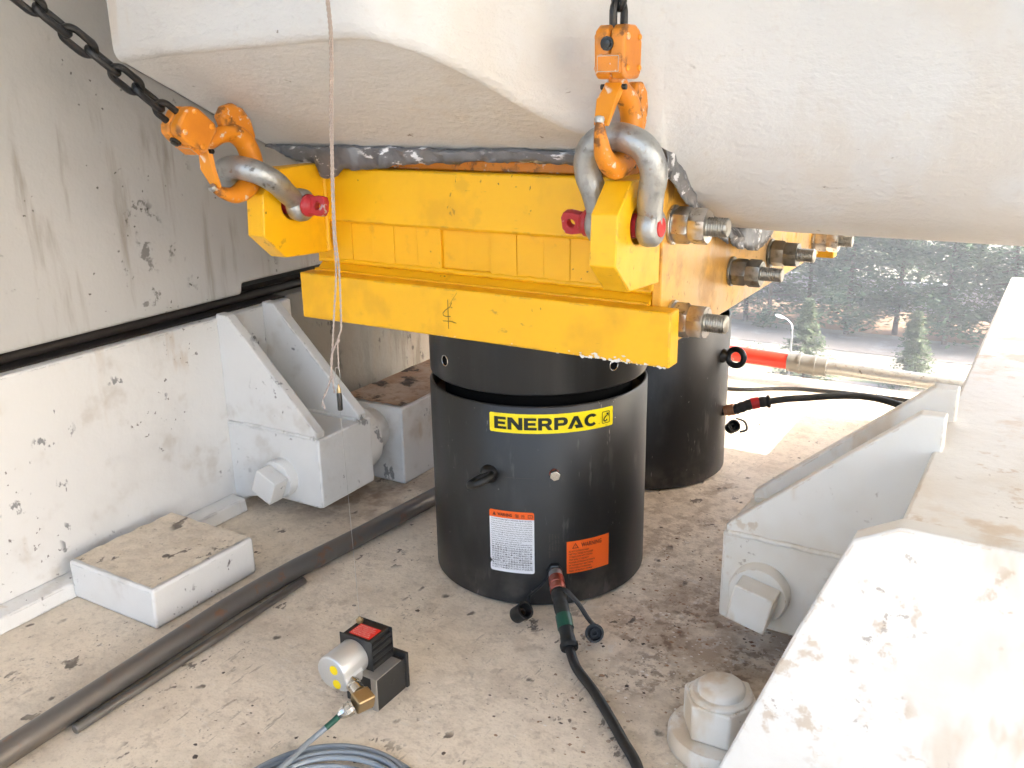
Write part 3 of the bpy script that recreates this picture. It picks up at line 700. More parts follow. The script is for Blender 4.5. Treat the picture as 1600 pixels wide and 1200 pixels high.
# white warning label
A1 = R(-86.0); W1 = R(22.9) * CR; H1 = 0.117; Z1 = 0.066
bm = B()
poly(bm, [(0.0, 0.004), (0.001, 0.0012), (0.004, 0), (W1 - .004, 0), (W1 - .001, .001), (W1, .004), (W1, H1 - .014), (0, H1 - .014), (0, 0.024), (0.0012, 0.0215), (0.0042, 0.0185), (0.0012, 0.0155), (0, 0.013)])
wrap(bm, CR, A1, Z1, off=0.0005); wl_ = obj('warning_label', bm, 'label_white', J1, smooth=True); wl_['label'] = 'white warning label with orange header and small print'
bm = B(); poly(bm, [(0, H1 - .0139), (W1, H1 - .0139), (W1, H1 - .003), (W1 - .001, H1 - .001), (W1 - .003, H1), (.003, H1), (.001, H1 - .001), (0, H1 - .003)]); wrap(bm, CR, A1, Z1, off=0.0006); hd = obj('header', bm, 'label_orange', wl_, smooth=True)
bm = B(); text_bm(bm, 'WARNING', 0.0155, H1 - .0098, .0078, 0.026, bold=.035); text_bm(bm, '警', 0.047, H1 - .0105, .0075); text_bm(bm, '告', 0.0575, H1 - .0105, .0075)
poly(bm, [(.006, H1 - .0105), (.0128, H1 - .0105), (.0094, H1 - .0035)])
ringpoly(bm, [(W1 - .0105, H1 - .0105), (W1 - .0025, H1 - .0105), (W1 - .0025, H1 - .0045), (W1 - .0105, H1 - .0045)], [(W1 - .0097, H1 - .0097), (W1 - .0033, H1 - .0097), (W1 - .0033, H1 - .0053), (W1 - .0097, H1 - .0053)])
poly(bm, [(W1 - .0068, H1 - .0105), (W1 - .0062, H1 - .0105), (W1 - .0062, H1 - .0045), (W1 - .0068, H1 - .0045)])
wrap(bm, CR, A1, Z1, off=0.0011); obj('lettering', bm, 'ink_red', wl_)
LINES = ['TO AVOID POSSIBLE SERIOUS PERSONAL INJURY OR DEATH', 'Think of cylinders always when working with pressure', 'Cylinders have rated capacity. Do not exceed rating', 'Stand clear of supported load. Never rely on pressure', 'to hold load. Use blocking. Do not stand under load', 'until it is properly supported. Never set pressure', 'relief valve higher than rated pressure of the pump',
         'hose or cylinder. Keep hands away from moving load', 'and any extension of plunger. Inspect all fittings', 'before use. Wear eye protection at all times. Refer', 'to the safe operation manual supplied with the unit', 'Use only genuine parts and check all connections for', 'the safety instructions. Read the instructions before']
bm = B(); y = H1 - .0178
for i, t in enumerate(LINES): text_bm(bm, t, 0.0035, y, .0036, (W1 - .007) * (0.75 if i == 10 else 1.0), bold=.012 if i in (0, 11, 12) else 0); y -= .0041
JA = '使用前必読取扱説明書安全作業油圧注意危険負荷支持最高圧力超過禁止保護'
for i in range(10):
    text_bm(bm, ''.join(random.choice(JA + 'のをにはがでと') for _ in range(15)), 0.0035, y - .0005, .0034, (W1 - .007), bold=.01); y -= .0043
wrap(bm, CR, A1, Z1, off=0.0011); obj('small_print', bm, 'ink_dark', wl_)
# orange warning label
A2 = R(-47.0); W2 = R(23.9) * CR; H2 = 0.0615; Z2 = 0.0635
bm = B(); poly(bm, [(0, 0), (W2, 0), (W2, H2), (0, H2)]); wrap(bm, CR, A2, Z2, off=0.0005); ol = obj('warning_label', bm, 'label_orange', J1, smooth=True); ol['label'] = 'orange warning label beside the hose coupling'
bm = B(); text_bm(bm, 'WARNING', 0.0265, H2 - .0132, .0112, 0.040, bold=.02)
ringpoly(bm, [(.0095, H2 - .014), (.0215, H2 - .014), (.0155, H2 - .0035)], [(.0115, H2 - .0128), (.0195, H2 - .0128), (.0155, H2 - .0058)])
text_bm(bm, '!', .0150, H2 - .0122, .006)
for i, t in enumerate(['DO NOT EXTEND PLUNGER', 'PAST MAX STROKE OR PLUNGER', 'CYLINDER DOES NOT CONTAIN', 'STOP RING TO RESTRICT', 'PLUNGER EXTENSION. EXTENSION', 'OF PLUNGER PAST MAX STROKE', 'COULD RESULT IN PERSONAL', 'INJURY OR PROPERTY DAMAGE']):
    text_bm(bm, t, .004, H2 - .0208 - i * .00535, .0044, (.0019 * len(t)) * .92, bold=.012)
wrap(bm, CR, A2, Z2, off=0.0011); obj('lettering', bm, 'ink_red', ol)
# etched data lines above the port
bm = B()
for k in range(4):
    b2 = B(); text_bm(b2, random.choice(['CLRG 4006 10150', 'CAP 400 TON', 'STROKE 150MM', 'MAX 700 BAR']), 0, 0, .0042, .032 if k else .046)
    for v in b2.verts: x_, y_ = v.co.x, v.co.y; v.co = V((y_ + k * 0.0052, -x_, 0))
    me = bpy.data.meshes.new('x'); b2.to_mesh(me); b2.free(); bm.from_mesh(me); bpy.data.meshes.remove(me)
wrap(bm, CR, R(-56.0), 0.142, off=0.0004); obj('etched_data', bm, 'etch', J1)
bm = B(); poly(bm, [(0, 0), (.056, 0), (.056, .0006), (0, .0006)]); wrap(bm, CR, R(-78), 0.2455, off=.0004); obj('etched_line', bm, 'etch', J1)
# eye bolt and bleed plug
def pol(a, r, z, cx=0, cy=0): return V((cx + r * math.cos(R(a)), cy + r * math.sin(R(a)), z))
def eyebolt(J, a, z, tilt, cx=0, cy=0, rr=0.019):
    p = pol(a, CR, z, cx, cy); o = (pol(a, 1, 0)).normalized(); tg = V((-o.y, o.x, 0))
    bm = B(); lathe(bm, [(0.0165, -0.001), (0.0165, 0.004), (0.0125, 0.009), (0.0095, 0.014)], p, o, 28)
    up = (V((0, 0, 1)) * math.cos(tilt) + tg * math.sin(tilt)); c = p + o * (0.012 + rr)
    tube(bm, [c + (o * math.cos(t) + up * math.sin(t)) * rr for t in [k * 2 * math.pi / 36 for k in range(36)]], 0.0068, 12, closed=True)
    return obj('eye_bolt', bm, 'black_paint', J, smooth=True, sharp=60)
eyebolt(J1, -85.5, 0.248, R(64), rr=0.0195)
eyebolt(J2, -4, 0.292, R(8), -0.027, 0.552, rr=0.0185)
p = pol(-53.2, CR, 0.2545); o = pol(-53.2, 1, 0).normalized()
bm = B(); lathe(bm, [(0.0075, -.002), (0.0088, -.002), (0.0088, 0.0035), (0.007, 0.0035)], p, o, 24); bp_ = obj('bleed_plug', bm, 'copper_red', J1, smooth=True)
bm = B(); cyl(bm, p + o * 0.0036, p + o * 0.0125, 0.0092, 6, rot=0.3); obj('plug_head', bm, 'nickel', bp_, bevel=0.0009)

# ------------------------------------------------------------------ shackles, hooks and chains
def put(t, loc, rot=None):
    t.matrix_world = Matrix.Translation(loc) @ (rot or Matrix()); t.location = loc
    if rot: t.rotation_euler = rot.to_euler()
    return t
def shackle(label, loc, rot, headrot=0):
    t = thing('bow_shackle', label, 'shackle', group='shackles on the girder lugs'); LOCAL.add(t.name); put(t, loc, rot)
    half = [(0.0375, 0.0), (0.0375, 0.022), (0.041, 0.046), (0.0465, 0.068), (0.0445, 0.090), (0.031, 0.110), (0.0, 0.1195)]
    pts = [V((x, 0, z)) for x, z in half]; pts += [V((-p.x, 0, p.z)) for p in reversed(pts[:-1])]
    P = catmull(pts, 6); n = len(P)
    bm = B(); tube(bm, P, lambda i: 0.0150 + 0.0032 * math.sin(math.pi * i / (n - 1)) ** 0.5, 16)
    for s in (-1, 1):
        lathe(bm, [(0.0, 0.0), (0.021, 0.0), (0.0255, 0.004), (0.027, 0.012), (0.0255, 0.022), (0.020, 0.0268), (0.0, 0.0275)], (s * 0.0237, 0, 0), (s, 0, 0), 28)
    obj('bow', bm, 'galvanised', t, smooth=True, sharp=70)
    bm = B(); lathe(bm, [(0.0165, -0.05), (0.0165, 0.04)], (0, 0, 0), (1, 0, 0), 24)
    pin = obj('pin', bm, 'red_paint', t, smooth=True)
    bm = B(); lathe(bm, [(0.0, 0.0505), (0.0128, 0.0505), (0.0124, 0.0528), (0.0, 0.0532)], (0, 0, 0), (1, 0, 0), 28); obj('pin_end', bm, 'red_dot', pin, smooth=True)
    bm = B(); lathe(bm, [(0.0175, 0.0508), (0.0185, 0.053), (0.0185, 0.058), (0.0150, 0.061), (0.010, 0.066)], (0, 0, 0), (-1, 0, 0), 24)
    pr = [(-0.062, -0.0135), (-0.079, -0.0165), (-0.088, -0.0155), (-0.0925, -0.008), (-0.0925, 0.008), (-0.088, 0.0155), (-0.079, 0.0165), (-0.062, 0.0135)]
    prism_hole(bm, pr, 'y', -0.0068, 0.0068, (-0.078, 0.0), 0.0062, 16)
    bmesh.ops.rotate(bm, cent=(0, 0, 0), matrix=Matrix.Rotation(R(headrot), 3, 'X'), verts=bm.verts[:])
    obj('pin_head', bm, 'red_paint', pin, bevel=0.0016)
    return t
RX = lambda a: Matrix.Rotation(R(a), 4, 'X'); RZ = lambda a: Matrix.Rotation(R(a), 4, 'Z')
shackle('grey bow shackle standing upright on the right lug below the chain', (0.298, -0.288, 0.6965), RX(15))
shackle('grey bow shackle leaning over on the left lug', (-0.3185, -0.288, 0.6965), RX(56) @ RZ(180), 68)

def hook(label, loc, rot):
    t = thing('crane_hook', label, 'hook', group='orange chain hooks'); LOCAL.add(t.name); put(t, loc, rot)
    c = [(-0.050, 0.021), (-0.0475, 0.004), (-0.036, -0.022), (-0.008, -0.037), (0.024, -0.028), (0.043, -0.002), (0.044, 0.024), (0.030, 0.044), (0.010, 0.056), (0.0, 0.066), (0, 0.075)]
    rad = [0.0055, 0.0095, 0.0145, 0.0175, 0.0175, 0.0165, 0.0155, 0.0145, 0.013, 0.012, 0.012]
    P = catmull([V((0, y, z)) for y, z in c], 5)
    rr = [rad[min(int(i / 5), 9)] * (1 - (i % 5) / 5) + rad[min(int(i / 5) + 1, 10)] * ((i % 5) / 5) for i in range(len(P))]
    bm = B(); tube(bm, P, rr, 14, flat=(0.82, 1.0)); hk = obj('hook', bm, 'orange', t, smooth=True, sharp=80)
    bm = B(); lathe(bm, [(0, -0.004), (0.0055, -0.0025), (0.0065, 0.001), (0.0055, 0.005)], (0, -0.0502, 0.0235), (0, -0.2, -1), 16); obj('tip', bm, 'galvanised', hk, smooth=True)
    bm = B(); prism(bm, [(0.036, -0.018), (0.062, -0.008), (0.078, 0.012), (0.083, 0.034), (0.078, 0.054), (0.064, 0.066), (0.046, 0.066), (0.036, 0.050), (0.046, 0.024)], 'x', -0.0075, 0.0075); obj('hook_guard', bm, 'orange', hk, bevel=0.003)
    bm = B()
    prism(bm, [(-0.012, 0.066), (-0.017, 0.060), (-0.033, 0.046), (-0.0475, 0.016), (-0.0435, 0.014), (-0.028, 0.040), (-0.010, 0.056)], 'x', -0.0135, 0.0135)
    for v in bm.verts:
        if v.co.z < 0.03: v.co.x *= 0.72
        if v.co.z > 0.058: v.co.x *= 0.85
    obj('safety_latch', bm, 'orange_chipped', t, bevel=0.0015)
    bm = B(); cyl(bm, (-0.017, -0.011, 0.060), (0.017, -0.011, 0.060), 0.0035, 12); obj('latch_pin', bm, 'dark_steel', t, smooth=True)
    # swivel housing: two bolted halves
    pr = [(-0.026, 0.076), (-0.018, 0.069), (0.018, 0.069), (0.026, 0.076), (0.027, 0.112), (0.022, 0.126), (0.010, 0.132), (-0.014, 0.132), (-0.024, 0.126), (-0.027, 0.112)]
    for s in (-1, 1):
        bm = B(); prism(bm, pr, 'x', s * 0.0006, s * 0.0205); hs = obj('housing_half', bm, 'orange', t, bevel=0.004, seg=3)
        for y, z in ((-0.017, 0.118), (0.017, 0.118), (-0.017, 0.082), (0.017, 0.082)):
            bm = B(); lathe(bm, [(0.0042, -0.001), (0.0040, 0.0016), (0.0026, 0.0028), (0, 0.0032)], (s * 0.0203, y, z), (s, 0, 0), 14); obj('rivet', bm, 'orange_chipped', hs, smooth=True)
    bm = B(); lathe(bm, [(0.0085, -0.001), (0.0085, 0.002), (0.0060, 0.0022), (0.0060, 0.0052), (0.003, 0.006), (0, 0.006)], (-0.002, -0.0272, 0.110), (0, -1, 0), 12); obj('housing_bolt', bm, 'dark_steel', t, smooth=True, sharp=40)
    bm = B(); box(bm, -0.016, 0.016, -0.0292, -0.0262, 0.076, 0.098); pl = obj('rating_plate', bm, 'orange', t, bevel=0.001)
    bm = B(); tube(bm, [V((x, -0.0294, z)) for x, z in ((-.014, .078), (.014, .078), (.014, .096), (-.014, .096))], 0.0005, 5, closed=True); obj('plate_rim', bm, 'galvanised', pl)
    return t
def chain(label, base, up, n, spin):
    up = V(up).normalized(); t = thing('lifting_chain', label, 'chain', base, group='dark lifting chains')
    d, u, w = frame_from(up)
    L, W, r, pitch = 0.0185, 0.0098, 0.0049, 0.0395
    for k in range(n):
        c = V(base) + d * (0.012 + k * pitch); a = R(spin + 90 * (k % 2) + random.uniform(-8, 8)); s = u * math.cos(a) + w * math.sin(a)
        P = [c + d * (L - .0002) * 0.55 * (1 if 0 <= th < math.pi else -1) + d * (0.0145 * math.sin(th)) + s * W * math.cos(th) for th in [j * 2 * math.pi / 20 + 0.15 for j in range(20)]]
        bm = B(); tube(bm, P, r, 8, closed=True); obj('link', bm, 'dark_chain', t, smooth=True)
    return t
mat('dark_chain', (0.035, 0.035, 0.036), 0.42, 0.7, layers=[('noise', 40, 0.5, 0.7, (0.07, 0.055, 0.045), 0.7, None, 0.6)], bump=[(90, 0.2, 0.002)])
hook('orange chain hook holding the upright shackle on the right lug', (0.298, -0.3185, 0.812), RX(0))
chain('dark steel chain hanging above the orange hook in front of the white wall', (0.298, -0.3185, 0.936), (0, 0, 1), 26, 20)
HL = V((-0.3185, -0.387, 0.7635)); UL = V((-0.02, -0.80, 0.60)).normalized()
rotL = Matrix.Rotation(math.atan2(-UL.y, UL.z), 4, 'X')
hook('orange hook pulling the leaning shackle at the left edge', HL, rotL)
chain('dark chain running up from the hook on the left lug', HL + UL * 0.124, UL, 46, 50)

# ------------------------------------------------------------------ rope, plumb weight, measuring wire
def twisted(parent, pts, r, name='strand', pitch=0.014, m='rope'):
    P = catmull(pts, 10)
    out = []
    # resample evenly
    acc = [P[0]]; step = 0.0022; rem = step
    for a, b in zip(P, P[1:]):
        d = (b - a).length; pos = rem
        while pos < d: acc.append(a.lerp(b, pos / d)); pos += step
        rem = pos - d
    for ph in (0, math.pi):
        Q = []
        for i, p in enumerate(acc):
            t = (acc[min(i + 1, len(acc) - 1)] - acc[max(i - 1, 0)]).normalized(); d, u, w = frame_from(t)
            a = ph + i * step / pitch * 2 * math.pi; Q.append(p + (u * math.cos(a) + w * math.sin(a)) * r * 0.55)
        bm = B(); tube(bm, Q, r * 0.62, 6); o = obj(name, bm, m, parent, smooth=True)
    return o
rp = thing('rope', 'thin pale cord hanging in front of the yellow girder', 'rope', (-0.018, -0.5, 0.64))
twisted(rp, [(0.20, -0.80, 1.9), (0.10, -0.64, 1.15), (0.0615, -0.578, 0.969), (0.0345, -0.548, 0.911), (0.008, -0.525, 0.852), (-0.0145, -0.505, 0.7885), (-0.024, -0.5, 0.70), (-0.0245, -0.5, 0.645), (-0.034, -0.5, 0.585), (-0.041, -0.5, 0.539), (-0.050, -0.5, 0.49), (-0.068, -0.5, 0.456)], 0.0014)
twisted(rp, [(0.2015, -0.7985, 1.9), (0.1015, -0.6385, 1.15), (0.063, -0.5765, 0.969), (0.036, -0.5465, 0.911), (0.0095, -0.5235, 0.852), (-0.013, -0.5035, 0.7885), (-0.0225, -0.4985, 0.70), (-0.0205, -0.4985, 0.645), (-0.0235, -0.4985, 0.58), (-0.0245, -0.4985, 0.563)], 0.0014)
twisted(rp, [(-0.029, -0.5, 0.551), (-0.036, -0.5, 0.540), (-0.0455, -0.5, 0.520), (-0.0465, -0.5, 0.495), (-0.0445, -0.5, 0.468)], 0.0013)
twisted(rp, [(-0.0245, -0.4985, 0.563), (-0.029, -0.5, 0.552), (-0.032, -0.5, 0.540), (-0.0325, -0.5, 0.520), (-0.0335, -0.5, 0.506)], 0.0012)
bm = B(); bmesh.ops.create_icosphere(bm, subdivisions=2, radius=0.0026, matrix=Matrix.Translation((-0.0295, -0.5, 0.547))); jitter(bm, 0.0012, 200); obj('knot', bm, 'rope', rp, smooth=True)
bm = B()
for k in range(7):
    e = V((-0.068, -0.5, 0.456)); tube(bm, [e, e + V((-0.0022 + .0011 * k, random.uniform(-.001, .001), -0.010 - random.uniform(0, .004)))], 0.0006, 4)
obj('frayed_end', bm, 'rope', rp)
WX, WY = -0.036, -0.5
pw = thing('plumb_weight', 'small dark grey plumb weight hanging on the cord', 'plumb weight', (WX, WY, 0.447))
bm = B(); lathe(bm, [(0, 0.446), (0.0032, 0.446), (0.0037, 0.4475), (0.0037, 0.470), (0.0030, 0.472)], (WX, WY, 0), (0, 0, 1), 16); obj('weight', bm, 'dark_steel', pw, smooth=True, sharp=40)
bm = B(); lathe(bm, [(0.0030, 0.4715), (0.0030, 0.477), (0.0018, 0.4795), (0.0010, 0.484)], (WX, WY, 0), (0, 0, 1), 14); obj('cap', bm, 'brass', pw, smooth=True)
bm = B(); tube(bm, catmull([(WX - .0002, WY, 0.484), (WX - .004, WY, 0.494), (WX - .003, WY, 0.507), (WX + .003, WY, 0.507), (WX + .004, WY, 0.494)], 6, closed=True), 0.0005, 5, closed=True); obj('clip', bm, 'wire', pw, smooth=True)

# ------------------------------------------------------------------ draw-wire sensor, its cable
SN = thing('wire_sensor', 'small draw-wire sensor with silver can and red label on the floor', 'sensor', (0.003, -0.51, 0))
bm = B(); box(bm, -0.027, 0.034, -0.543, -0.478, 0.001, 0.0535); obj('magnet_base', bm, 'plastic_black', SN, bevel=0.001)
bm = B(); box(bm, 0.0235, 0.0340, -0.5455, -0.5431, 0.001, 0.0545); box(bm, -0.012, 0.0347, -0.5455, -0.486, 0.0537, 0.0555); obj('angle_bracket', bm, 'alu', SN, bevel=0.0006)
bm = B(); box(bm, -0.026, 0.0365, -0.4775, -0.470, 0.001, 0.0605); obj('rear_plate', bm, 'plastic_black', SN, bevel=0.0015)
bm = B(); cyl(bm, (0.0352, -0.508, 0.030), (0.0356, -0.508, 0.030), 0.0045, 20); obj('base_stamp', bm, 'dark_steel', SN)
# ribbed extrusion body
X0, X1, Y0, Y1, ZB, ZT = -0.042, 0.017, -0.530, -0.484, 0.0556, 0.1035
bm = B(); g = 0.0035
pr = [(X0, ZB), (X1, ZB)]
for z in (0.066, 0.078, 0.090):
    pr += [(X1, z - .002), (X1 - g, z - .002), (X1 - g, z + .002), (X1, z + .002)]
pr += [(X1, ZT - .006), (X1 - .004, ZT - .006), (X1 - .004, ZT), (X0 + .004, ZT), (X0 + .004, ZT - .006), (X0, ZT - .006)]
for z in (0.090, 0.078, 0.066):
    pr += [(X0, z + .002), (X0 + g, z + .002), (X0 + g, z - .002), (X0, z - .002)]
prism(bm, pr, 'y', Y0, Y1); body = obj('body', bm, 'anodised_black', SN, bevel=0.0007)
for y in (Y0 - .0012, Y1 + .0002):
    bm = B(); box(bm, X0 - .001, X1 + .001, y, y + .001, ZB, ZT + .001); obj('end_cover', bm, 'plastic_black', SN)
bm = B(); prism(bm, [(-0.030, -0.525), (0.009, -0.525), (0.009, -0.497), (-0.030, -0.497)], 'z', ZT + .0002, ZT + .0006); rl = obj('red_label', bm, 'label_red', body)
bm = B()
for i in range(6): text_bm(bm, ['WARNING DO NOT', 'LET WIRE SNAP', 'BACK INTO UNIT', 'READ MANUAL', 'BEFORE USE OR', 'OPENING COVER'][i], -0.028, -0.502 - i * .0042, .0038, .030 + .002 * (i % 3))
for v in bm.verts: v.co.z = ZT + .001
obj('lettering', bm, 'ink_white', rl)
bm = B(); lathe(bm, [(0.0055, 0), (0.0055, 0.004), (0.0035, 0.0055), (0.0018, 0.0085), (0.0, 0.0085)], (WX + .0005, -0.4935, ZT), (0, 0, 1), 16); obj('wire_guide', bm, 'brass', SN, smooth=True)
bm = B(); tube(bm, [(WX + .0005, -0.4935, ZT + .008), (WX, WY, 0.446)], 0.00035, 5); obj('measuring_wire', bm, 'wire', SN)
cc = V((-0.0165, 0, 0.073)); rc = 0.0262
bm = B(); lathe(bm, [(0, 0), (rc - .003, 0), (rc - .0012, .0006), (rc, .003), (rc, .052), (0, .052)], (cc.x, -0.5835, cc.z), (0, 1, 0), 56)
can = obj('silver_can', bm, 'silver', SN, smooth=True, sharp=50)
bm = B(); prism(bm, [(cc.x + .012, cc.z - .0265), (cc.x + .026, cc.z - .024), (cc.x + .0285, cc.z - .006), (cc.x + .020, cc.z + .008), (cc.x + .008, cc.z)], 'y', -0.5828, -0.545); obj('connector_boss', bm, 'silver', can, bevel=0.003, seg=3)
for dx, dz in ((0.006, 0.007), (0.010, -0.015)):
    bm = B(); lathe(bm, [(0, .0), (.0072, 0), (.0072, .0004), (0, .0004)], (cc.x + dx, -0.5836, cc.z + dz), (0, -1, 0), 28); sk = obj('yellow_sticker', bm, 'sticker_yellow', can, smooth=True)
a0, a1 = V((0.008, -0.570, 0.060)), V((0.0345, -0.579, 0.053)); dd = (a1 - a0).normalized()
bm = B(); lathe(bm, [(.0095, 0), (.0095, .005), (.0108, .0055), (.0108, .010), (.0093, .0105), (.0093, .0145), (.0106, .015), (.0106, .024), (.008, .025)], a0, dd, 24); obj('connector_ring', bm, 'nickel', SN, smooth=True, sharp=40)
bm = B(); mt = Matrix.Translation((0.0425, -0.5825, 0.050)) @ Matrix.Rotation(R(-18), 4, 'Z') @ Matrix.Rotation(R(16), 4, 'Y'); box(bm, -.0115, .0115, -.0165, .0115, -.0115, .0115, mt); obj('elbow', bm, 'brass', SN, bevel=0.0025)
b0 = V((0.0365, -0.598, 0.047)); b1 = V((0.022, -0.617, 0.036)); dd = (b1 - b0).normalized()
bm = B(); lathe(bm, [(.0088, 0), (.0088, .004), (.0108, .0045), (.0108, .0115), (.0092, .0125), (.0092, .016), (.0070, .0215), (.0052, .0245)], b0, dd, 10); obj('cable_gland', bm, 'nickel', SN, smooth=True, sharp=30)
e = b0 + dd * 0.023
CB = thing('sensor_cable', 'grey cable from the sensor coiled on the floor', 'cable', (0.1, -0.74, 0))
path = [e, e + dd * .010 + V((0, 0, -.003)), V((0.009, -0.642, 0.020)), V((0.007, -0.672, 0.0175)), V((0.014, -0.715, 0.0215)), V((0.012, -0.775, 0.020)), V((0.035, -0.83, 0.012))]
cxx, cyy = 0.105, -0.742
for k in range(6):
    for j in range(10):
        a = R(220 + 36 * j + 360 * k); rr = 0.124 - 0.010 * ((k * 3) % 5) + 0.004 * pnoise(V((j * .9, k, 3)))
        path.append(V((cxx + 0.006 * (k % 3 - 1) + rr * math.cos(a), cyy + 0.004 * ((k * 2) % 3 - 1) + rr * math.sin(a), 0.0045 + 0.0035 * ((k + (j > 5)) % 3))))
path += [V((0.10, -0.90, 0.005)), V((0.02, -1.05, 0.005)), V((-0.2, -1.3, 0.005))]
P = catmull(path, 7); bm = B(); tube(bm, P, 0.0040, 9); obj('jacket', bm, 'cable_grey', CB, smooth=True)
bm = B(); tube(bm, P[1:12], 0.0044, 9); gb = obj('green_sleeve', bm, 'cable_green', CB, smooth=True)

# ------------------------------------------------------------------ hydraulic hoses with couplers and dust caps
def hose(label, p0, o, sleeve_end, pts, red, n_ribs, ctl, group='hydraulic hoses'):
    H = thing('hydraulic_hose', label, 'hose', (p0.x, p0.y, 0), group)
    bm = B(); lathe(bm, [(.0135, -.004), (.0135, .010), (.0115, .011), (.0115, .016)], p0, o, 6 if red else 20); obj('port_nut', bm, 'dark_steel', H, smooth=True, sharp=30)
    c0 = p0 + o * .014
    d1 = (ctl - c0).normalized(); ln = (ctl - c0).length
    bm = B(); lathe(bm, [(.0118, 0), (.0118, ln * .22), (.0135, ln * .24), (.0135, ln * .50), (.0124, ln * .52), (.0124, ln * .57), (.0136, ln * .59), (.0136, ln * .78), (.0115, ln * .82), (.0115, ln)], c0, d1, 28)
    obj('coupler', bm, 'copper_red' if red else 'copper', H, smooth=True, sharp=40)
    bm = B(); lathe(bm, [(.0121, .001), (.0121, ln * .2)], c0, d1, 28); obj('collar', bm, 'galvanised' if red else 'copper', H, smooth=True)
    S = catmull([ctl - d1 * .01, ctl, ctl.lerp(sleeve_end, .5) + V((0, 0, .004)), sleeve_end], 14); n = len(S)
    bm = B(); tube(bm, S, lambda i: 0.0112 + 0.0016 * abs(math.sin(i * math.pi * n_ribs / n)) + (0.0022 if i > n - 5 else 0), 18); sl = obj('bend_sleeve', bm, 'rubber', H, smooth=True, sharp=60)
    k0 = int(n * .62); bm = B(); tube(bm, S[k0:k0 + 7], lambda i: 0.0136, 18); obj('colour_band', bm, 'green_band' if red else 'red_band', sl, smooth=True)
    bm = B(); tube(bm, catmull([S[-3], sleeve_end] + pts, 10), 0.0078, 14); obj('hose', bm, 'hose_black', H, smooth=True)
    return H
p0 = pol(-53.3, CR, 0.0745); o = pol(-53.3, 1, 0).normalized()
ho1 = hose('black hydraulic hose coupled to the front jack, with green band', p0, o, V((0.2185, -0.2915, 0.0225)),
     [V((0.247, -0.322, 0.0145)), V((0.297, -0.3585, 0.0095)), V((0.371, -0.429, 0.0095)), V((0.425, -0.490, 0.0095)), V((0.45, -0.60, 0.0095)), V((0.42, -0.85, 0.0095)), V((0.3, -1.3, 0.0095))], True, 5, V((0.160, -0.2185, 0.062)))
def cap(parent, c, axis, r, h, name='dust_cap'):
    bm = B(); lathe(bm, [(0, 0), (r * .9, 0), (r, .002), (r * 1.02, h * .8), (r * 1.1, h * .82), (r * 1.1, h), (r * .86, h), (r * .82, h * .3), (r * .45, h * .3), (r * .45, h * .7), (r * .3, h * .7), (r * .3, h * .25), (0, h * .25)], c, axis, 28); return obj(name, bm, 'rubber', parent, smooth=True, sharp=45)
cap(ho1, V((0.2265, -0.2215, 0.0160)), V((0.42, -0.75, 0.50)), 0.0138, 0.026)
bm = B(); tube(bm, catmull([(0.163, -0.2115, 0.0735), (0.172, -0.212, 0.072), (0.193, -0.213, 0.056), (0.213, -0.2165, 0.036), (0.226, -0.222, 0.031)], 6), 0.0052, 10, flat=(1.0, 0.45)); obj('cap_strap', bm, 'rubber', ho1, smooth=True)
cap(J1, V((0.088, -0.2395, 0.0155)), V((0.50, -0.10, 0.45)), 0.0142, 0.030)
bm = B(); tube(bm, catmull([pol(-55, CR + .004, .070), pol(-60, CR + .004, .045), pol(-66, CR + .008, .025), V((0.108, -0.228, 0.030))], 6), 0.0045, 8, flat=(1.0, .45)); obj('cap_strap', bm, 'rubber', J1, smooth=True)
p2 = V((-0.027 + CR * math.cos(R(3)) - .012, 0.552 + CR * math.sin(R(3)), 0.153))
ho2 = hose('black hydraulic hose on the rear jack, with red band', p2, V((1, .05, 0)).normalized(), V((0.268, 0.600, 0.180)),
     [V((0.325, 0.635, 0.186)), V((0.46, 0.72, 0.185)), V((0.60, 0.78, 0.14)), V((0.80, 0.95, 0.05)), V((1.1, 1.1, 0.0095)), V((1.9, 1.2, 0.0095))], False, 8, V((0.203, 0.568, 0.161)))
cap(ho2, V((0.196, 0.545, 0.119)), V((0.5, -.5, .5)), 0.0135, 0.024)
bm = B(); tube(bm, catmull([(0.206, 0.555, 0.142), (0.228, 0.548, 0.140), (0.236, 0.54, 0.125), (0.222, 0.536, 0.118)], 6), 0.0035, 8, flat=(1, .5)); obj('cap_strap', bm, 'rubber', ho2, smooth=True)

# ------------------------------------------------------------------ steel pipe, bar, far cable on the floor
bm = B(); tube(bm, catmull([(-0.325, -1.6, .019), (-0.335, -1.0, .019), (-0.352, -0.6, .019), (-0.358, -0.45, .019), (-0.353, -0.31, .019), (-0.336, -0.153, .019), (-0.318, 0.05, .019), (-0.30, 0.25, .019), (-0.26, 0.55, .019), (-0.2, 0.9, .019)], 10), 0.0185, 20)
tag(obj('steel_pipe', bm, 'pipe_steel', smooth=True), 'long dark steel pipe bending along the floor past the jack', 'pipe')
bm = B(); tube(bm, [(-0.3245, -0.318, 0.0075), (-0.319, -0.5, 0.0075), (-0.316, -0.66, 0.0075), (-0.314, -0.80, 0.0075)], 0.0072, 14)
tag(obj('steel_bar', bm, 'bar_steel', bevel=0.001), 'short shiny steel bar lying against the long pipe', 'bar')
bm = B(); tube(bm, catmull([(-0.6, 1.16, .006), (-0.1, 1.165, .006), (0.02, 1.18, .006), (0.12, 1.24, .006), (0.22, 1.275, .006), (0.5, 1.30, .006), (1.2, 1.25, .006), (2.0, 1.3, .006)], 8), 0.0055, 8)
tag(obj('floor_cable', bm, 'hose_black', smooth=True), 'thin grey cable lying across the sunlit far floor', 'cable')
RT = thing('scaffold_rail', 'red scaffold tube with grey clamp behind the rear jack', 'rail', (0.1, 1.33, 0))
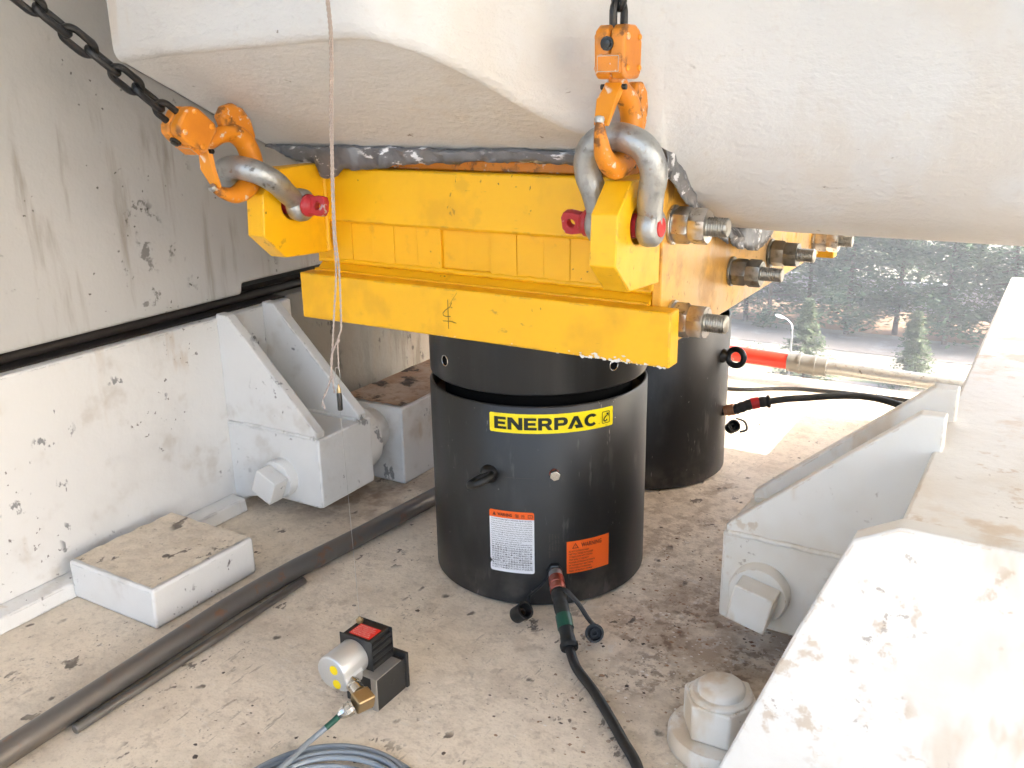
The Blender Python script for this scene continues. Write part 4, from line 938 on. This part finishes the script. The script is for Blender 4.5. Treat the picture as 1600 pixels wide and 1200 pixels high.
bm = B(); tube(bm, [(-0.7, 1.31, .088), (0.150, 1.33, .066)], 0.024, 20); obj('red_tube', bm, 'red_rail', RT, smooth=True, sharp=50)
bm = B(); tube(bm, [(0.12, 1.329, .067), (0.235, 1.332, .064)], 0.029, 20); tube(bm, [(0.152, 1.33, .0665), (0.160, 1.33, .0665)], 0.0325, 20); tube(bm, [(0.196, 1.331, .065), (0.204, 1.331, .065)], 0.0325, 20); obj('clamp', bm, 'grey_clamp', RT, smooth=True, sharp=40)
bm = B(); tube(bm, [(0.15, 1.33, .066), (1.6, 1.36, .040)], 0.0215, 20); obj('grey_tube', bm, 'galvanised', RT, smooth=True, sharp=50)
for x, y, z in ((-0.55, 1.314, 0.060), (1.3, 1.354, 0.024)):
    bm = B(); box(bm, x - .04, x + .04, y - .05, y + .05, 0, z); obj('timber_block', bm, 'pipe_steel', RT, bevel=0.003)

# ------------------------------------------------------------------ white steel bearing structure left and right
def bracket(sg, brot, name, label, m, xn, yf, yb, zb, zt, bolt_r, bolt, xw):
    """sg -1 left / +1 right; xn nose end, xw back wall, y front/back of nose, z bottom/top of nose"""
    T = thing(name, label, 'bracket', (sg * (xn + .1), (yf + yb) / 2, 0))
    X = lambda x: sg * x
    bm = B(); prism(bm, [(X(xn), zb), (X(xn + .012), zb - .004), (X(xn + .15), zb - .004), (X(xn + .22), zb - .022), (X(xw + .02), -0.0 + .001), (X(xw + .02), zt - .002), (X(xn), zt)], 'y', yf, yb)
    nose = obj('nose_box', bm, m, T, bevel=0.004)
    for y0, y1, nm in ((yf + .0012, yf + .026, 'gusset'), (yb - .034, yb - .008, 'gusset')):
        bm = B(); prism(bm, [(X(xn + .006), zt - .001), (X(xw + .012), zt - .001), (X(xw + .012), zt + .235), (X(xw - .02), zt + .235), (X(xn + .004), zt + .012)], 'y', y0, y1); gs_ = obj(nm, bm, m, T, bevel=0.003)
        bead((X(xn + .01), y0 - .001, zt + .001), (X(xw - .04), y0 - .001, zt + .001), 0.0045, y0 * 9, m, gs_, step=.008)
    bx, bz = bolt
    bm = B(); lathe(bm, [(bolt_r, -.004), (bolt_r, .016), (bolt_r * .94, .021), (0, .021)], (X(bx), yf, bz), (0, -1, 0), 40); bs_ = obj('bolt_boss', bm, m, T, smooth=True, sharp=40)
    a = bolt_r * 0.66; mt = Matrix.Translation((X(bx), yf - .0405, bz - .004)) @ Matrix.Rotation(R(brot), 4, 'Y')
    bm = B(); box(bm, -a, a, -.0195, .0195, -a, a, mt); obj('square_bolt_head', bm, m, bs_, bevel=0.0025)
    bm = B(); lathe(bm, [(.055, 0), (.078, .002), (.078, .045), (.072, .05), (.05, .051), (.05, .13)], (X(xn + .085), yb, (zb + zt) / 2), (0, 1, 0), 48); obj('hinge_pin', bm, m, T, smooth=True, sharp=40)
    return T
bracket(-1, 24, 'bearing_bracket', 'chipped white steel bracket with two gussets and square bolt, left of the jacks', 'white_steel', 0.44, -0.13, 0.036, 0.05, 0.20, 0.042, (0.548, 0.100), 0.69)
bracket(1, 12, 'bearing_bracket', 'cream steel bracket with square bolt right of the front jack', 'cream_steel', 0.411, -0.15, 0.02, 0.068, 0.214, 0.046, (0.476, 0.130), 0.69)
def block(label, x0, x1, y0, y1, z, m, tm='rust_top'):
    T = thing('anchor_block', label, 'block', ((x0 + x1) / 2, (y0 + y1) / 2, 0))
    bm = B(); box(bm, x0, x1, y0, y1, 0, z); jitter(bm, .003, 6); obj('block_body', bm, m, T, bevel=0.005)
    bm = B(); bmesh.ops.create_grid(bm, x_segments=24, y_segments=30, size=1, matrix=Matrix.Translation(((x0 + x1) / 2, (y0 + y1) / 2, z + .002)) @ Matrix.Diagonal(((x1 - x0) / 2 - .006, (y1 - y0) / 2 - .006, 1, 1)))
    for v in bm.verts: v.co.z += 0.003 * pnoise(v.co * 40) + 0.001
    obj('dirty_top', bm, tm, T, smooth=True); return T
block('white anchor block with rusty brown top behind the left bracket', -0.62, -0.438, 0.140, 0.52, 0.186, 'white_steel')
block('low white anchor block on the floor in front of the left bracket', -0.66, -0.434, -0.56, -0.330, 0.074, 'white_steel', 'floor')
block('white anchor block behind the cream bracket on the right', 0.46, 0.62, 0.20, 0.50, 0.15, 'cream_steel', 'floor')
bm = B(); box(bm, -0.9, -0.70, -1.7, 0.09, 0.0, 0.425); o = tag(obj('support_wall', bm, 'white_steel', bevel=0.004), 'long white steel base wall behind the left bracket gussets', 'wall')
bm = B(); box(bm, -0.9, -0.715, 0.091, 1.75, 0.0, 0.43); tag(obj('stained_pier', bm, 'pier_stain', bevel=0.006), 'streaky stained grey wall behind the anchor block', 'wall')
bm = B(); prism(bm, [(-1.7, 0.452), (-0.02, 0.452), (-0.015, 0.476), (1.75, 0.478), (1.75, 1.905), (-1.7, 1.905)], 'x', -1.1, -0.735); tag(obj('bearing_slab', bm, 'stained_wall', bevel=0.006), 'grey white slab above the dark slot on the left', 'wall')
bm = B(); box(bm, -1.0, -0.80, -1.7, 1.75, 0.4255, 0.451); tube(bm, [(-0.765, -1.7, 0.438), (-0.765, 1.75, 0.438)], 0.0115, 14); box(bm, -0.80, -0.72, -1.7, 1.75, 0.4255, 0.4285)
tag(obj('slide_rail', bm, 'dark_rail', bevel=0.001), 'dark rusty rail in the slot under the grey slab', 'rail')
bm = B(); prism(bm, [(-0.70, 0), (-0.655, 0), (-0.66, 0.028), (-0.699, 0.032)], 'y', -1.6, -0.14); tag(obj('base_kerb', bm, 'white_steel', bevel=0.003), 'low white ledge along the foot of the left base wall', 'ledge')
bm = B(); box(bm, 0.69, 0.88, -0.42, 1.2, 0.0, 0.40); tag(obj('support_wall', bm, 'cream_steel', bevel=0.005), 'cream steel base wall carrying the right bracket', 'wall')
bm = B(); prism(bm, [(0.504, 0.0), (0.603, 0.273), (0.655, 0.405), (0.70, 0.43), (0.95, 0.43), (0.95, 0.0)], 'y', -0.475, -0.445); tag(obj('gusset_plate', bm, 'cream_steel', bevel=0.003), 'large bright white plate leaning in the bottom right corner', 'plate')
AN = thing('anchor_bolt', 'big cream painted hex nut on a stud beside the leaning plate', 'bolt', (0.488, -0.365, 0))
bx, by = 0.488, -0.362
bm = B(); lathe(bm, [(0.0, 0.001), (0.070, 0.001), (0.070, 0.020), (0.066, 0.0255), (0, 0.027)], (bx, by, 0), (0, 0, 1), 48); obj('washer', bm, 'cream_steel', AN, smooth=True, sharp=40)
bm = B(); cyl(bm, (bx, by, 0.0275), (bx, by, 0.080), 0.052, 6, rot=0.30); lathe(bm, [(0.044, 0.0795), (0.0405, 0.0855), (0.0, 0.0855)], (bx, by, 0), (0, 0, 1), 36)
obj('nut', bm, 'cream_steel', AN, bevel=0.003)
bm = B(); lathe(bm, [(0.032, 0.07), (0.032, 0.093), (0.028, 0.0965), (0, 0.098)], (bx, by, 0), (0, 0, 1), 36); obj('stud', bm, 'cream_steel', AN, smooth=True, sharp=60)

# ------------------------------------------------------------------ loose flakes and grit on the floor
def flakes(name, n, m, smin, smax, region, label):
    bm = B()
    for i in range(n):
        x, y = region(); s = random.uniform(smin, smax) * random.choice((.5, .7, 1, 1.3)); k = random.randint(4, 6); a0 = random.uniform(0, 6.28); el = random.uniform(.4, 1)
        top = bm.verts.new((x, y, s * random.uniform(.15, .5))); rg = [bm.verts.new((x + s * math.cos(a0 + j * 6.283 / k) * random.uniform(.6, 1.2), y + el * s * math.sin(a0 + j * 6.283 / k) * random.uniform(.6, 1.2), 0.0002)) for j in range(k)]
        for j in range(k): bm.faces.new((rg[j], rg[(j + 1) % k], top))
    o = kind(obj(name, bm, m), 'stuff'); o['label'] = label
def anywhere(): return random.uniform(-.5, .65), random.uniform(-.75, 1.3)
def rightside():
    x = random.uniform(0.2, 0.60); return x, random.gauss(-.12, .22)
flakes('floor_grit', 330, 'flake', .0008, .0042, anywhere, 'dark rust flakes scattered over the floor')
flakes('rust_crumbs', 900, 'rust_top', .0010, .0040, rightside, 'brown rust crumbs around the right bracket')
flakes('paint_flakes', 350, 'flake_light', .0010, .0032, rightside, 'pale paint flakes around the right bracket')

# ------------------------------------------------------------------ far background: wall, trees, lamp, shrubs
bm = B(); box(bm, -60, 30, 82, 82.5, -18, -15.2); tag(obj('boundary_wall', bm, 'far_wall', bevel=0.05), 'pale grey boundary wall behind the far trees', 'wall')
def leaves(bm, c, n, spread, size, flat=0.5):
    for i in range(n):
        p = V(c) + V((random.gauss(0, spread[0]), random.gauss(0, spread[1]), random.gauss(0, spread[2])))
        a = random.uniform(0, 6.283); d = V((math.cos(a), math.sin(a), random.uniform(-.5, .35))).normalized(); s = d.cross(V((random.uniform(-.5, .5), random.uniform(-.5, .5), 1))).normalized()
        L = size * random.uniform(.6, 1.5); w = L * random.uniform(.25, .5)
        vs_ = [bm.verts.new(q) for q in (p - d * L * .5, p + s * w * .5, p + d * L * .5, p - s * w * .5)]; bm.faces.new(vs_)
def cedar(label, x, y, h, rad, seed, z0=-18, group='tall cedars along the far wall'):
    random.seed(seed); T = thing('cedar_tree', label, 'tree', (x, y, z0), group)
    bm = B(); tp = V((x + random.uniform(-.5, .5), y, z0 + h)); tube(bm, catmull([(x, y, z0 - .2), (x + random.uniform(-.15, .15), y, z0 + h * .4), tp], 5), lambda i: 0.20 * (1 - i / 12.0) + .03, 8)
    cents = []
    for k in range(64):
        t = random.uniform(0.13, 1.0) ** 1.1; a = random.uniform(0, 6.283); r = rad * (1.08 - t) * random.uniform(.25, 1.0) + .1
        c = V((x + r * math.cos(a), y + r * math.sin(a), z0 + h * t + random.uniform(-.3, .3))); cents.append((c, t)); tube(bm, [V((x, y, z0 + h * t + .2)), c], [0.05, .02], 5)
    obj('trunk', bm, 'bark', T, smooth=True)
    bm = B()
    for c, t in cents: leaves(bm, c, 120, (rad * .21, rad * .21, .34), .50)
    obj('crown', bm, 'leaf_cedar', T); return T
def fir(label, x, y, h, rad, seed, z0=-18):
    random.seed(seed); T = thing('fir_tree', label, 'tree', (x, y, z0), 'pale young firs')
    bm = B(); cyl(bm, (x, y, z0), (x, y, z0 + h), .10, 8, .015); bl = B()
    for k in range(150):
        t = (k + random.random()) / 150 * .95 + .03; a = random.uniform(0, 6.283); r = rad * (1.04 - t) * random.uniform(.75, 1.12)
        e = V((x + r * math.cos(a), y + r * math.sin(a), z0 + h * t - r * .05)); s = V((x, y, z0 + h * t + .1)); tube(bm, [s, e], [.02, .006], 4)
        for j in range(9): leaves(bl, s.lerp(e, .1 + .9 * j / 8), 8, (.12, .12, .08), .22)
    obj('trunk', bm, 'bark', T); obj('crown', bl, 'leaf_fir', T); return T
CED = [('leftmost dark cedar rising behind the rear jack', -24.5, 72, 10, 3.0), ('dark cedar with bare trunk close to the boundary wall', -22.0, 74, 13, 3.3), ('tall dark cedar left of the street lamp', -19.6, 72.5, 12, 3.0),
       ('bushy dark cedar right behind the street lamp', -17.0, 75, 14, 3.6), ('dark cedar behind the nearest pale fir', -13.6, 73, 12, 3.2), ('dark cedar right of the nearest pale fir', -10.2, 74.5, 13, 3.4),
       ('dark cedar above the small pale fir', -6.4, 73, 12, 3.3), ('dark cedar near the right edge of the view', -2.6, 75, 13, 3.5), ('dark cedar at the very right edge', 1.4, 73, 12, 3.3)]
for k, (lb, x, y, h, r) in enumerate(CED): cedar(lb, x, y, h, r, k + 1)
ORD = ['first', 'second', 'third', 'fourth', 'fifth', 'sixth', 'seventh', 'eighth']
for k in range(8): cedar('tall cedar beyond the boundary wall, %s from the left in its row' % ORD[k], -29 + k * 4.6, 88 + 2 * (k % 2), 15, 4.6, 40 + k, group='cedars beyond the boundary wall')
fir('pale young fir tree beyond the scaffold rail', -13.2, 58.4, 5.7, 2.3, 11)
fir('small pale fir close to the right edge', -7.0, 61, 5.0, 1.9, 12)
fir('pale fir at the far right', -2.0, 58, 4.6, 1.8, 13)
def bush(label, x, y, r, seed):
    random.seed(seed); bm = B()
    for k in range(9): leaves(bm, (x + random.gauss(0, r * .5), y + random.gauss(0, r * .4), -18 + abs(random.gauss(r * .35, r * .2))), 40, (r * .22, r * .22, r * .18), .26)
    tag(obj('shrub', bm, 'leaf_bush'), label, 'shrub', 'low shrubs on the lawn')
bush('low green shrub right behind the rear jack', -18.6, 63.5, 1.3, 21)
bush('low green shrub by the far path', -20.2, 72.5, .9, 22)
bush('round shrub left of the pale fir', -16.2, 62.6, 1.0, 23)
bush('spreading shrub in front of the pale fir', -11.6, 52.5, 1.8, 24)
bush('shrub between the two right firs', -4.2, 59, 1.2, 25)
LP = thing('street_lamp', 'white street lamp in front of the far cedars', 'street lamp', (-13.75, 57, -18))
bm = B(); tube(bm, [(-13.75, 57, -18), (-13.75, 57, -14.0)], [.07, .05], 10); obj('pole', bm, 'grey_clamp', LP, smooth=True)
bm = B(); tube(bm, catmull([(-13.75, 57, -14.05), (-13.8, 57, -13.75), (-14.05, 57, -13.45), (-14.35, 57, -13.3)], 6), .04, 8); obj('arm', bm, 'label_white', LP, smooth=True)
bm = B(); lathe(bm, [(0, 0), (.06, .04), (.11, .22), (.10, .5), (.04, .62), (0, .64)], (-14.28, 57, -13.33), (-1, -.1, .25), 12); obj('lamp_head', bm, 'label_white', LP, smooth=True)

# ------------------------------------------------------------------ thin summer haze over the low ground
bm = B(); box(bm, -960, 960, -560, 1360, -19.2, 2.7)
hz = obj('haze', bm, None); kind(hz, 'stuff')
hm = bpy.data.materials.new('haze'); hm.use_nodes = True; hn = hm.node_tree.nodes; hn.remove(hn['Principled BSDF'])
pv = hn.new('ShaderNodeVolumePrincipled'); pv.inputs['Color'].default_value = (0.92, 0.95, 1.0, 1); pv.inputs['Density'].default_value = 0.0016; pv.inputs['Anisotropy'].default_value = 0.3
hm.node_tree.links.new(pv.outputs[0], hn['Material Output'].inputs['Volume']); hz.data.materials.append(hm)
